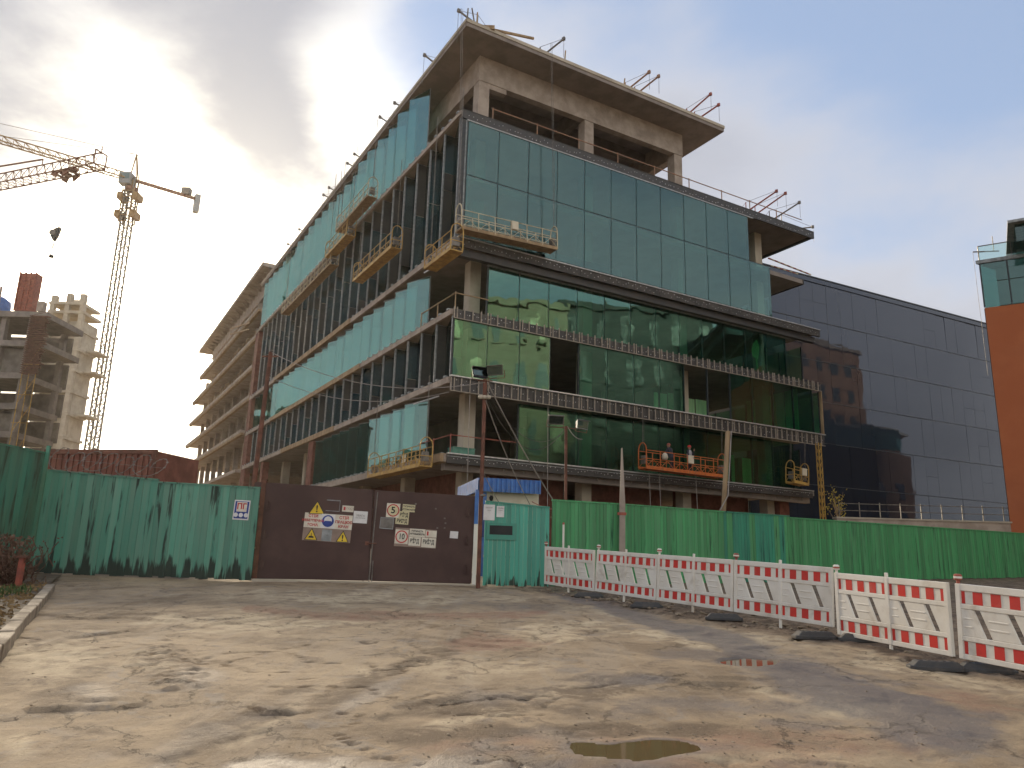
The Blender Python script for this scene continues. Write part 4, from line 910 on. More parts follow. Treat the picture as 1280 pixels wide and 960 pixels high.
def saw(ya, yb, z0, z1, kind, gmat, rmat, split=None, skip=()):
    n = int(round((yb-ya)/MOD)); ln = math.hypot(MOD, OUT)
    zs = [(z0, z1)] if not split else [(z0, split-.03), (split+.03, z1)]
    hs = []
    for a, b_ in zs:
        hs.append((MB().box(.06, ln-.05, -.016, .016, a, b_).mesh('saw_tooth_pane', gmat), returns(a, b_)))
    fr = MB().box(-.05, .05, -.05, .05, z0, z1).mesh('mullion', M['mullg']); tray = MB()
    if kind == 'A': tray.slab([(.72, 0), (.72, MOD), (.02, MOD)], z1, z1+.05).slab([(.72, -.02), (.72, MOD), (-.06, MOD), (-.06, MOD-.1)], z0-.06, z0)
    else: tray.slab([(.02, .0), (.74, 0), (.74, MOD-.1)], z1, z1+.05)
    tme = tray.mesh('tray', M['mullg'])
    for i in range(n):
        if i in skip: continue
        y = ya+i*MOD
        for g, rt in hs:
            if kind == 'A':   # from inset (near) to outset (far): faces the street
                o = inst('saw_tooth_pane', g, ob, (.05+OUT, y, 0), math.atan2(MOD, -OUT)+frand(.02)); o.rotation_euler[0] = frand(.004)
            else:             # from outset (near) to inset (far): only the short return faces the street
                inst('saw_tooth_pane', g, ob, (.05, y, 0), math.atan2(MOD, OUT)+frand(.004)); [inst(nm_, m_, ob, (.05, y, 0), frand(.02)) for nm_, m_ in random.choice(rt)]
        if kind == 'B': inst('mullion', fr, ob, (.05, y-.03, 0)); inst('tray', tme, ob, (0, y, 0))
        else: inst('tray', tme, ob, (0, y, 0)); inst('mullion', fr, ob, (.05+OUT, y, 0)).scale = (.5, .5, 1)
saw(4.2, 25.2, Z1+.1, Z2-.62, 'A', M['glassc'], M['glassd'])
saw(.1, 52, Z2+.05, Z3-.42, 'B', M['glassd'], M['glassd'])
saw(5.0, 52, Z3+.08, Z4-.62, 'A', M['glassc'], M['glassd'])
saw(.35, 52.5, Z4+.05, ZT-.4, 'B', M['glassd'], M['glassd'], split=Z5)
saw(6.8, 53.8, ZT+.15, ZS-.08, 'A', M['glassc'], M['glassd'])
part('corner_post', MB().box(.02, .3, -.02, .22, Z4+.05, ZT-.4), M['mull'], ob)
part('corner_post', MB().box(.02, .12, -.0, .1, Z2+.05, Z3-.55), M['mull'], ob)
part('red_cladding', MB().box(-.1, .5, 52.2, 54.4, 2, Z3-.4), M['brick'], ob); part('red_cladding', MB().box(-.1, .5, 52.6, 54.2, Z3+.02, ZT-.4), M['brick'], ob)
part('red_pier', MB().box(-.02, .9, 25.6, 27.0, 1.2, Z2-.45), M['brick'], ob); part('red_pier', MB().box(-.02, .6, 43.6, 44.6, 1.2, Z2-.45), M['brick'], ob)
part('timber_sheet', MB().box(-.3, .2, .05, 3.9, Z1-.46, Z1-.02), M['timber'], ob)
# soffit blades at the open corners
bl = MB(); bl.bar((.1, 4.6, Z4-.66), (.5, 1.2, Z4-.60), .05); part('loose_trim', bl, M['silver'], ob); bl = MB(); bl.bar((.15, 5.2, Z2-.70), (.5, 2.4, Z2-.66), .05); part('loose_trim', bl, M['silver'], ob)
# terrace openings at the right end
part('edge_panel', MB().box(29.62, 29.7, .3, 8, Z5-.4, Z5+.02), M['fascia'], ob); part('edge_panel', MB().box(30.5, 30.72, -.1, 9, ZT-.5, ZT), M['fascia'], ob)
part('terrace_glass', MB().box(26.5, 29.5, 7.0, 7.04, Z5+.05, ZT-.4), M['glassb'], ob); part('terrace_glass', MB().box(26.5, 29.5, 7.0, 7.04, Z4+.05, Z5-.4), M['glassb'], ob)
M['pane_light'] = mat('pale_green_pane_light', (.50, .80, .42), (.36, .62, .34), .7, 1.2, stretch=(3, 3, .4))  # added pale green sheets stand in for daylight through the end panes
for k in range(4): part('pane_light_sheet', MB().box(28.9, 28.93, .9+k*1.25, 2.05+k*1.25, Z2+.02, Z3-.5+frand(.1)), M['pane_light'], ob)
for k in range(4): part('pane_light_sheet', MB().box(17.4+k*1.3, 18.6+k*1.3, 3.6, 3.63, Z2+.02, Z2+2.1+frand(.15)), M['pane_light'], ob)
for k in range(3): part('pane_light_sheet', MB().box(22.6+k*1.9, 23.7+k*1.9, 2.4, 2.43, Z1+.02, Z1+2.3+frand(.2)), M['pane_light'], ob)
# railings
def railing(nm, pts, h, mt, post=2.1, tubes=(1.0, .55), r=.028):
    mb = MB(); root = None
    first = True
    for a, b_ in zip(pts, pts[1:]):
        a = Vector(a); b_ = Vector(b_)
        for t_ in tubes: mb.bar(a+Vector((0, 0, h*t_)), b_+Vector((0, 0, h*t_)), r)
    rl = part(nm, mb, mt, ob); pm = MB().bar((0, 0, 0), (0, 0, h*1.08), r).mesh('post', mt)
    for a, b_ in zip(pts, pts[1:]):
        a = Vector(a); b_ = Vector(b_); n = max(1, round((b_-a).length/post))
        for i in range(n): inst('post', pm, rl, a.lerp(b_, i/n))
    return rl
M['railr'] = mat('weathered_orange_rail', (.34, .16, .08), (.25, .17, .12), .7, 3)
railing('roof_railing', [(2.3, .55, ZT), (21.5, .55, ZT), (30.2, .55, ZT)], 1.15, M['railr'], 3.1, (1.0,), .035)
railing('edge_railing', [(.5, 5, Z1), (.5, .6, Z1), (4.6, .6, Z1)], 1.1, M['redp'], 2.2, (1.0,), .03)
railing('edge_railing', [(.25, 5, Z3), (.3, .4, Z3), (2.4, .4, Z3)], 1.05, M['timber'], 2.2, (1.0,), .04)
for z in (Z4+.0, Z5): pass
tp = MB()
for k in range(14): tp.bar((25.9+k*.34, .35+.0, Z5+.9-.02*k), (26.2+k*.34, .35, Z5+.9-.02*(k+1)), .06, mi=k % 2)
for k in range(9): tp.bar((26.3+k*.34, .5, Z5+.45), (26.6+k*.34, .5, Z5+.45), .05, mi=(k+1) % 2)
part('warning_tape', tp, [M['redp'], M['cream']], ob)
part('interior_brace', MB().bar((28.6, 6.5, Z4+.05), (27.7, 2.6, Z4+2.6), .09), M['timber'], ob)
part('green_crate', MB().box(0, 1.3, 0, .7, 0, .5).box(-.03, 1.33, -.03, .73, .5, .55), mat('green_crate_paint', (.10, .26, .19), None, .6), None, bw(.9, 1.0, Z1), YAW)
bpy.data.objects['green_crate'].parent = None; tag(bpy.data.objects['green_crate'], 'small green crate standing on the first floor edge near the corner', 'crate')
sh = thing('sheet', 'pale green sheet hanging behind glass near the right end', 'sheet', bw(24.4, .95, Z3+.2), YAW)
part('cloth', MB().prism([(0, 1.2), (.55, 1.0), (.75, 2.0), (.5, 2.5), (.15, 2.2), (-.05, 1.7)], -.02, .02).prism([(.45, 0), (.55, 0), (.45, 1.05), (.3, 1.05)], -.02, .02), mat('pale_green_cloth', (.45, .62, .26), (.30, .45, .18), .8, 2), sh)

# ------------------------------------------------------------------ suspended cradles
def cradle(P, rz, L, mt, label, ropes=12., h=1.05, hoop=True, roll=0.):
    o = thing('suspended_cradle', label, 'work cradle', P, rz, 'suspended work cradles'); o.rotation_euler = (0, roll, rz); D = .72; r = .026; mm = M[mt]
    part('platform', MB().box(0, L, 0, D, -.05, 0).box(0, L, -.02, 0, -.08, .12).box(0, L, D, D+.02, -.08, .12), mm if mt != 'cream' else M['timber'], o)
    nb = max(2, round(L/1.1)); pm = MB().bar((0, 0, 0), (0, 0, h), .03).mesh('post', mm)
    for y in (0, D):
        part('guard_rail', MB().bar((0, y, h), (L, y, h), r).bar((0, y, h*.52), (L, y, h*.52), r), mm, o)
        bc = MB(); s_ = L/nb
        for i in range(nb):
            bc.bar((i*s_, y, .06), (i*s_+s_*.5, y, h*.5), .016); bc.bar((i*s_+s_*.5, y, h*.5), (i*s_+s_, y, .06), .016)
        part('lattice', bc, mm, o)
        for i in range(nb+1): inst('post', pm, o, (i*s_, y, 0))
    for x in (0, L):
        e = MB(); 
        pts = [(x, 0, 0), (x, 0, h+.05)]+[(x, D/2-D/2*math.cos(a), h+.05+.42*math.sin(a)) for a in (.6, 1.2, 1.57, 1.94, 2.54)]+[(x, D, h+.05), (x, D, 0)] if hoop else [(x, 0, 0), (x, 0, h+.05), (x, D, h+.05), (x, D, 0)]
        e.path(pts, .035); e.bar((x, 0, h*.5), (x, D, h*.5), r); part('end_frame', e, mm, o)
        s1 = .25 if x == 0 else -.25
        part('hoist', MB().box(min(x, x+s1)+.02, max(x, x+s1)-.02, .18, .54, .25, .75), M['steel'], o)
        part('wire_rope', MB().bar((x, D/2, h+.3), (x+.05, D/2, ropes), .013).bar((x+.1, D/2, h), (x+.15, D/2, ropes), .011), M['steel'], o)
    part('control_box', MB().box(L*.5, L*.5+.42, -.12, -.03, .55, 1.05), M['boothw'], o)
    return o
def cR(p0, p1, off):  # pixels of the two bottom ends, stand-off from the right facade
    u0, z0 = bR(*p0, off); u1, z1 = bR(*p1, off); return u0, u1, z0, z1
def cradle_right(p0, p1, off, mt, label, ropes):
    u0, u1, z0, z1 = cR(p0, p1, off); return cradle(bw(u0, -off, z0), YAW, u1-u0, mt, label, ropes-z0, roll=math.atan2(z0-z1, u1-u0))
def cradle_left(p0, p1, off, mt, label, ropes):   # p0 = near end
    y0, z0 = bL(*p0, off); y1, z1 = bL(*p1, off); z0 = (z0+z1)/2
    return cradle(bw(-off+.75, y0, z0), YAW+math.pi/2, abs(y1-y0), mt, label, ropes-z0)
c_big = cradle_right((577, 284), (697, 311), 1.1, 'cream', 'long cream suspended cradle below the upper glass near the corner', ZR)
c_org = cradle_right((808, 584), (908, 596), 1.1, 'orange', 'bright orange suspended cradle carrying two workers', Z2)
c_end = cradle_right((993, 602), (1011, 606), .9, 'yellow', 'short cradle with green ends at the far right corner of the first floor', Z2)
cradle_left((562, 318), (530, 328), 1.3, 'yellow', 'short yellow cradle at the building corner beside the cream one', ZT)
cradle_left((488, 316), (441, 344), 1.2, 'yellow', 'yellow cradle hanging midway on the left facade before dark glass', ZT)
cradle_left((458, 256), (420, 278), 1.2, 'cream', 'topmost cream cradle high on the left facade below the roof', ZR)
cradle_left((432, 296), (406, 318), 1.2, 'yellow', 'yellow cradle just below the topmost cream cradle', ZR)
cradle_left((411, 338), (352, 385), 1.0, 'cream', 'long cream cradle lowest along the upper left glazing', ZR)
cradle_left((523, 586), (459, 592), 1.3, 'yellow', 'bright yellow cradle just above the brown gate', Z2)

# ------------------------------------------------------------------ outrigger beams on the roofs
def davit(P, rz, mt, label, L=3.4, rise=1.0, mast=1.3, rope=2.5):
    o = thing('outrigger_beam', label, 'roof outrigger', P, rz, 'outrigger beams on the roof edges'); mm = M[mt]
    part('beam', MB().bar((1.6, 0, .35), (-L+1.6, 0, .35+rise), .06), mm, o)
    part('stand', MB().bar((.3, 0, 0), (.3, 0, .55+mast), .04).bar((1.4, .25, 0), (1.4, 0, .45), .035).bar((1.4, -.25, 0), (1.4, 0, .45), .035).bar((.3, .35, 0), (.3, 0, .9), .035).bar((.3, -.35, 0), (.3, 0, .9), .035), mm, o)
    part('stay', MB().bar((.3, 0, .55+mast), (-L+1.7, 0, .4+rise), .014).bar((.3, 0, .55+mast), (1.55, 0, .4), .014), M['steel'], o)
    part('head', MB().box(-L+1.48, -L+1.68, -.07, .07, .26+rise, .48+rise), mm, o)
    part('wire_rope', MB().bar((-L+1.56, 0, .3+rise), (-L+1.56, 0, .3+rise-rope), .014), M['steel'], o)
    part('counterweight', MB().box(1.35, 1.85, -.25, .25, 0, .3), M['concp'], o)
    return o
# local -x is the outward direction
for (y, lab, rise) in ((1.0, 'nearest the roof corner on the left edge', .9), (6.2, 'second from the corner on the left roof edge', 1.0), (11.5, 'left roof edge above the last cyan pane', .3), (14.6, 'left roof edge, fourth from the corner', .8), (20.5, 'left roof edge, fifth from the corner', .5), (22.3, 'left roof edge, close pair, nearer beam', .5),
                       (27.5, 'left roof edge, above the topmost cradle', .5), (29.2, 'left roof edge, close pair, farther beam', .5), (37.5, 'left roof edge, third from the far end', .2), (42.0, 'left roof edge, second from the far end', .2), (50., 'left roof edge, at the far end', .2)):
    davit(bw(.9, y, ZR+.04), YAW, 'steel', 'grey outrigger '+lab, 2.6, rise, 1.0, 2.2)
rp = [((692, 60), 'steel', 'stubby grey outrigger on the middle of the right roof edge', .9), ((800, 108), 'railr', 'dull orange outrigger, left one of a pair on the right roof edge', 1.2), ((812, 112), 'railr', 'dull orange outrigger, right one of a pair on the right roof edge', 1.2),
      ((878, 142), 'redp', 'red outrigger, left one at the right roof corner', 1.6), ((888, 149), 'redp', 'red outrigger, right one at the right roof corner', 1.0)]
for (px, py), mt, lab, rise in rp:
    u, z = bR(px, py); davit(bw(u, 1.2, ZR+.04), YAW+math.pi/2+R(20), mt, lab, 3.2, rise, 1.0, 1.3)
for u, mt, lab, rise, dr_ in ((25.6, 'redp', 'red outrigger, left one on the lower terrace roof', 1.9, 30), (26.6, 'redp', 'red outrigger, right one on the lower terrace roof', 2.0, 30), (28.2, 'steel', 'grey outrigger rising over the lower terrace roof', 1.6, 25), (29.6, 'steel', 'grey outrigger lying level at the lower terrace roof end', .3, 50)):
    davit(bw(u, 1.6, ZT+.04), YAW+math.pi/2+R(dr_), mt, lab, 3.6, rise, 1.3, 1.2)
# odd posts standing on the roof corner
for k, (px, py, ex, ey, lab) in enumerate(((584, 27, 585, 13, 'thin upright scaffold tube at the roof corner, left one'), (593, 27, 590, 9, 'slanting scaffold tube at the roof corner, middle one'), (596, 28, 597, 14, 'upright timber stud at the roof corner, right one'), (706, 72, 707, 60, 'upright stud on the right roof edge'), (780, 100, 781, 92, 'short stud on the right roof edge'))):
    u, z = bR(px, py); u2, z2 = bR(ex, ey); q = bw(u, .0, ZR+.05); m = MB().bar((0, 0, 0), bw(u2, .0, z2)-bw(u, .0, z), .045).bar((-.1, 0, 0), (.1, 0, 0), .05); o = part('scaffold_tube', m, M['steel' if k < 2 else 'timber'], None, q); tag(o, lab, 'tube')
u0, z0 = bR(612, 40); u1, z1 = bR(668, 52); o = part('timber_beam', MB().bar((0, 0, 0), bw(u1, .1, z1)-bw(u0, .1, z0), .09).box(-.35, .35, -.2, .2, -.15, .12), M['timber'], None, bw(u0, .1, ZR+.12)); tag(o, 'timber beam lying along the roof edge near the corner', 'beam')

# ------------------------------------------------------------------ mast at the right end, ropes down the facade
um, _ = bR(1027, 620, 1.0); q = bw(um, -1.0, 0); zb = gz(q[0], q[1]); mt_ = thing('hoist_mast', 'slim orange brown mast standing at the right end of the glass block', 'mast', (q[0], q[1], zb), YAW)
mm = MB(); mm2 = MB(); H = Z2-.9-zb
for a in ((-.12, -.12), (.12, -.12), (.12, .12), (-.12, .12)): mm.bar((a[0], a[1], 0), (a[0], a[1], H), .035)
for k in range(int(H/.5)):
    z = k*.5; c4 = [(-.12, -.12), (.12, -.12), (.12, .12), (-.12, .12)]
    for i in range(4): a, b_ = c4[i], c4[(i+1) % 4]; mm2.bar((a[0], a[1], z), (b_[0], b_[1], z+.5), .02)
part('leg', mm, M['yellow'], mt_); part('lattice', mm2, M['yellow'], mt_)
for k, (u, z1_, lab) in enumerate(((6.0, Z2-1, 'first'), (13.4, Z1, 'second'), (14.2, Z1, 'third'), (17.2, Z1+.2, 'fourth'), (1.0, Z2-1, 'fifth'))):
    q = bw(u, -.5, 0); cable((q[0], q[1], z1_), (q[0]+.1, q[1], 2.0), .02, .018, 'vertical rope hanging before the ground storey, %s counted from the left' % ['second', 'third', 'fourth', 'fifth', 'first'][k], 'cablep', 'rope')
# shrub with a few yellow leaves by the mast
sb = thing('young_tree', 'thin young tree with a few yellow leaves by the right end mast', 'tree', bw(um+.35, -1.9, gz(24, 53)+1.2)); st_ = MB(); lv = MB()
for k in range(14):
    a = random.random()*6.28; e = Vector((math.cos(a)*random.uniform(.2, .9), math.sin(a)*random.uniform(.2, .6), random.uniform(2.2, 4.2))); st_.bar((0, 0, .8+.1*k), e, .022, 4, .008)
    for j in range(14):
        c = e*random.uniform(.75, 1.05)+Vector((frand(.25), frand(.25), frand(.25))); n_ = Vector((frand(1), frand(1), frand(1))).normalized(); s_ = random.uniform(.05, .10); t1_ = n_.orthogonal().normalized()*s_; t2_ = n_.cross(t1_)
        lv.add([c-t1_, c+t2_*.6, c+t1_, c-t2_*.6], [(0, 1, 2, 3)])
st_.bar((0, 0, 0), (0, 0, 2.6), .05, 5, .02); part('trunk', st_, M['timber'], sb); k = part('crown', lv, mat('yellow_leaves', (.50, .36, .04), (.32, .26, .05), .8, 5), sb); k['kind'] = 'stuff'

# ------------------------------------------------------------------ people
def person(name, label, P, rz, joints, mats, hel=None, scale=1.):
    """one skinned body; joints: dict of name -> (parent, xyz, radius)"""
    o = tag(link(bpy.data.objects.new('person', None), None, P, rz), label, 'person'); names = list(joints); vs = [joints[n][1] for n in names]
    es = [(names.index(joints[n][0]), i) for i, n in enumerate(names) if joints[n][0]]
    me = bpy.data.meshes.new('body'); me.from_pydata([Vector(v) for v in vs], es, []); bo_ = bpy.data.objects.new('body', me); link(bo_, o)
    sk = bo_.modifiers.new('skin', 'SKIN'); sk.use_smooth_shade = True
    for i, n in enumerate(names): r_ = joints[n][2]; me.skin_vertices[0].data[i].radius = (r_, r_ if n not in ('chest', 'pelvis', 'belly') else r_*.72)
    me.skin_vertices[0].data[names.index('pelvis')].use_root = True
    bo_.modifiers.new('sub', 'SUBSURF').levels = 1; bo_.modifiers['sub'].render_levels = 2; me.materials.append(mats[0])
    hd = joints['head'][1]; h = MB(); h.lathe([(0, -.12), (.06, -.11), (.085, -.04), (.092, .03), (.08, .09), (.04, .125), (0, .13)], 14, hd); k = part('head', h, M['skin'], o, smooth=True)
    fc = MB(); 
    for sx in (-.03, .03): fc.box(hd[0]+sx-.012, hd[0]+sx+.012, hd[1]-.096, hd[1]-.08, hd[2]+.0, hd[2]+.014)
    part('eyes', fc, M['black'], k); part('nose', MB().bar((hd[0], hd[1]-.085, hd[2]+.0), (hd[0], hd[1]-.112, hd[2]-.035), .012), M['skin'], k); part('mouth', MB().box(hd[0]-.025, hd[0]+.025, hd[1]-.088, hd[1]-.08, hd[2]-.068, hd[2]-.058), M['redp'], k)
    part('ears', MB().box(hd[0]-.105, hd[0]-.085, hd[1]-.02, hd[1]+.02, hd[2]-.03, hd[2]+.03).box(hd[0]+.085, hd[0]+.105, hd[1]-.02, hd[1]+.02, hd[2]-.03, hd[2]+.03), M['skin'], k)
    if hel:
        hm = MB(); hm.lathe([(.145, .035), (.15, .05), (.118, .055), (.112, .11), (.08, .155), (.03, .175), (0, .178)], 16, hd); part('helmet', hm, M[hel], o, smooth=True)
    v = joints['chest'][1]; vest = MB(); vest.lathe([(.17, -.42), (.185, -.2), (.195, .0), (.16, .12), (.09, .17)], 14, (v[0], v[1], v[2])); jk = part('jacket', vest, mats[1], o, smooth=True); jk.scale = (1, .8, 1); jk.location = (0, v[1]*.2, 0)
    for sd in ('l', 'r'):       # hands: palm and five fingers
        p_ = Vector(joints['hand_'+sd][1]); d_ = (p_-Vector(joints['elbow_'+sd][1])).normalized(); hn = MB(); hn.bar(p_, p_+d_*.09, .036, 6, .042); s1 = d_.orthogonal().normalized()
        for j in range(4): b0 = p_+d_*.09+s1*(j-1.5)*.02; m0 = b0+d_*.04; hn.bar(b0, m0, .010, 5); hn.bar(m0, m0+(d_*.5+d_.cross(s1)*.6)*(.045-.006*abs(j-1.3)), .009, 5)
        hn.bar(p_+d_*.03+s1*.035, p_+d_*.07+s1*.075, .012, 5); part('hand', hn, M['skin'], o)
    return o
def std(al=(-.3, -.15, 1.05), ar=(.3, -.15, 1.05), hl=(-.25, -.35, .95), hr=(.25, -.35, .95), lean=0.):
    return {'pelvis': (None, (0, 0, .92), .15), 'belly': ('pelvis', (0, lean*.3, 1.08), .145), 'chest': ('belly', (0, lean*.7, 1.3), .17), 'neck': ('chest', (0, lean, 1.47), .06), 'head': ('neck', (0, lean-.02, 1.60), .07),
            'sh_l': ('chest', (-.19, lean*.9, 1.40), .075), 'elbow_l': ('sh_l', al, .05), 'hand_l': ('elbow_l', hl, .036), 'sh_r': ('chest', (.19, lean*.9, 1.40), .075), 'elbow_r': ('sh_r', ar, .05), 'hand_r': ('elbow_r', hr, .036),
            'hip_l': ('pelvis', (-.1, 0, .85), .10), 'knee_l': ('hip_l', (-.11, -.03, .47), .072), 'ank_l': ('knee_l', (-.11, .02, .08), .05), 'toe_l': ('ank_l', (-.12, -.14, .04), .045),
            'hip_r': ('pelvis', (.1, 0, .85), .10), 'knee_r': ('hip_r', (.11, -.03, .47), .072), 'ank_r': ('knee_r', (.11, .02, .08), .05), 'toe_r': ('ank_r', (.12, -.14, .04), .045)}
ux, zx = bR(862, 590, .75); cz = c_org.location.z
def oloc(px): u, z_ = bR(px, 590, .75); u0 = bR(808, 584, 1.1)[0]; return u, cz-(u-u0)*math.tan(c_org.rotation_euler[1])
u, z = oloc(862); person('person', 'worker in red helmet and grey jacket standing in the orange cradle', bw(u, -.75, z), YAW+R(15), std(ar=(.32, -.1, 1.15), hr=(.22, -.22, 1.42)), (M['cloth_dark'], M['cloth_grey']), 'helmet')
u, z = oloc(841); person('person', 'worker in dark clothes leaning forward in the orange cradle', bw(u, -.72, z), YAW+R(195), std(lean=-.22, al=(-.3, -.3, 1.1), ar=(.3, -.3, 1.1), hl=(-.2, -.5, 1.0), hr=(.2, -.5, 1.0)), (M['cloth_dark'], M['cloth_dark']), 'redp')
bg_ = thing('tool_sack', 'pale sack hanging on the orange cradle rail at its left end', 'sack', bw(oloc(826)[0], -1.14, oloc(826)[1]+.55), YAW)
part('bag', MB().lathe([(0, 0), (.15, .03), (.2, .2), (.15, .38), (.06, .45), (0, .45)], 10), M['concp'], bg_, smooth=True)

# ------------------------------------------------------------------ bare concrete wing behind the office building
wg = thing('concrete_wing', 'bare concrete frame of stepped floor slabs behind the glazed block', 'building', (CX, CY, 0), YAW)
WL = [15.6, 19.8, 23.5, 27.2, 30.8]; WE = [104.5, 107.5, 106.4, 105.6, 100.5]; prev = 3.
part('roof_slab', MB().box(-.05, 22, 55.2, 104.8, 36.0, 36.5), M['conc'], wg); part('parapet_beam', MB().box(1.6, 2.2, 55.5, 100, 34.0, 36.0), M['conc'], wg)
for k, (z, ye) in enumerate(zip(WL, WE)):
    x0 = [.4, .9, .9, .9, .9][k]
    part('floor_slab', MB().box(x0-.9, 22, 55.2, ye, z-.34, z), M['conc'], wg); part('edge_beam', MB().box(x0-.85, x0-.5, 55.2, ye-.5, z-.62, z-.341), M['timber'], wg)
    nz = (WL+[36.0])[k+1]
    me = MB().box(0, .6, 0, .6, z, nz-.34).mesh('column', M['conc'])
    for j in range(9):
        y = 58+j*5.6
        if y < ye-1.4: inst('column', me, wg, (1.6, y, 0)); inst('column', me, wg, (8.5, y, 0))
    if k < 2: continue
    fm_ = MB()
    for j in range(26): y = 57+j*1.7; fm_.bar((x0-.6, y, z+.05), (x0-.6, y+frand(.25), z+.9+frand(.4)), .05); fm_.bar((x0-.6, y, z+.9), (x0-.6, y+1.6, z+.9+frand(.4)), .035)
    part('formwork_props', fm_, M['timber'], wg)
me = MB().box(0, .6, 0, .6, 1.5, WL[0]-.34).mesh('column', M['conc'])
for j in range(9): inst('column', me, wg, (1.6, 58+j*5.6, 0)); inst('column', me, wg, (8.5, 58+j*5.6, 0))
part('podium_slab', MB().box(-.6, 22, 55, 100, 10.6, 11.0), M['conc'], wg); part('rear_wall', MB().box(16, 16.4, 56, 84, 1.5, 36), M['concd'], wg)
br_ = MB()
for j in range(22): y = 57+j*2.0; br_.add([(1.6, y, 35.2), (.5, y, 35.9), (1.6, y, 35.9), (1.6, y+.12, 35.2), (.5, y+.12, 35.9), (1.6, y+.12, 35.9)], [(0, 2, 1), (3, 4, 5), (0, 1, 4, 3)])
part('roof_bracket', br_, M['conc'], wg)
ch = MB(); ch.bar((-.5, 57, 29.0), (-.5, 70, 31.6), .12).bar((-.5, 57, 28.2), (-.5, 70, 30.8), .12); part('inclined_beam', ch, M['timber'], wg)

# ------------------------------------------------------------------ unfinished blocks at the far left
bl_ = thing('unfinished_block', 'dark unfinished concrete block with a red formwork tower at the left edge', 'building', (-56.2, 90, 0))
LV = [6., 10.5, 14.6, 19.0, 23.4, 27.4]
fl = [at(75, y_, 90)[2] for y_ in (478, 500)]
LVP = [at(20, y_, 88)[2] for y_ in (583, 541, 506, 468, 428, 392)]
for k, z in enumerate(LVP):
    part('floor_slab', MB().box(-14, -1.2 if k < 4 else .4, -3, 5, z-.7, z), M['soffit'], bl_)
    nz = LVP[k+1] if k+1 < len(LVP) else z
    if nz > z:
        me = MB().box(0, .6, 0, .6, z, nz-.7).mesh('column', M['soffit'])
        for x in (-1.9, -5.2, -9.2, -13): inst('column', me, bl_, (x, -2.6, 0)); inst('column', me, bl_, (x, 4, 0))
        part('back_wall', MB().box(-14, -1.5, 6, 6.3, z, nz-.7), M['concd'], bl_)
        if k % 2: part('infill_wall', MB().box(-5, -2.3, -2.0, -1.7, z, nz-.7), M['concd'], bl_)
rz_ = at(40, 390, 88)[2]
rf = MB()
for k in range(10): rf.box(0, 2.1, 0, .12, k*.48, k*.48+.10, 0)
for x in (0, .65, 1.3, 1.96): rf.box(x, x+.14, -.06, .1, 0, 4.9, 0)
rf.box(.02, 2.1, .1, 1.2, 0, 4.8)
fo = part('formwork_tower', rf, M['redp'], bl_, (-4.1, -2.5, rz_))
part('stub_column', MB().box(-1.3, -.5, -2.6, -1.9, rz_, rz_+1.2).box(-6.2, -6.0, -2.5, -2.3, rz_, rz_+3), M['conc'], bl_)
tk = MB(); tk.lathe([(0, 0), (1.9, 0), (1.95, .3), (1.9, 1.9), (1.2, 2.4), (0, 2.55)], 18, (-8.4, 0, rz_)); tko = part('blue_tank', tk, M['blue'], None, (-56.2, 90, 0), smooth=True); tag(tko, 'blue water tank standing on the unfinished block roof', 'tank')
bk = MB()
for k in range(30): z = rz_-1.0-k*.24; bk.box(-1.3, .75+frand(.25), -3.5, -2.9, z, z+.11); bk.bar((-1.2+frand(.2), -3.6, z), (.6+frand(.2), -3.6, z+frand(.8)), .03); 
part('stacked_panel', bk, M['rust'], bl_)
sc = MB()
for x in (-1.2, -.4, .4): sc.bar((x, -3.2, LVP[0]), (x, -3.2, LVP[3]), .05)
for z in LVP[:4]: sc.bar((-1.4, -3.2, z+1), (.6, -3.2, z+1), .04); sc.bar((-1.2, -3.2, z), (.4, -3.2, z+3), .035)
part('scaffold', sc, M['yellow'], bl_)
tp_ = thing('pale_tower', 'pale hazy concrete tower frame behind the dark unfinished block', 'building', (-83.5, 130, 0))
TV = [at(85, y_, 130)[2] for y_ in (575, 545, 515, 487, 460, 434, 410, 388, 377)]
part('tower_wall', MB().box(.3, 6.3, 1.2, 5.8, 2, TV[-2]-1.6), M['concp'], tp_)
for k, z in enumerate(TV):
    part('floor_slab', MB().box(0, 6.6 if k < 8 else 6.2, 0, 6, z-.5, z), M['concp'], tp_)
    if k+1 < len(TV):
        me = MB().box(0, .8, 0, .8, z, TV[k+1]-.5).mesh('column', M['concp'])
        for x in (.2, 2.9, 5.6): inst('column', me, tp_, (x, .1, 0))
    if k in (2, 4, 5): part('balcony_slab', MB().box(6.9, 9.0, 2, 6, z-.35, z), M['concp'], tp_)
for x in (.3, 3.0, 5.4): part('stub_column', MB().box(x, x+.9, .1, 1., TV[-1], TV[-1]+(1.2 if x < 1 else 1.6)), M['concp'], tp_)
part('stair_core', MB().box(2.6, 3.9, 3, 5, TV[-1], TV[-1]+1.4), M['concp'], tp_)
tie = at(60+20, 433, 130)
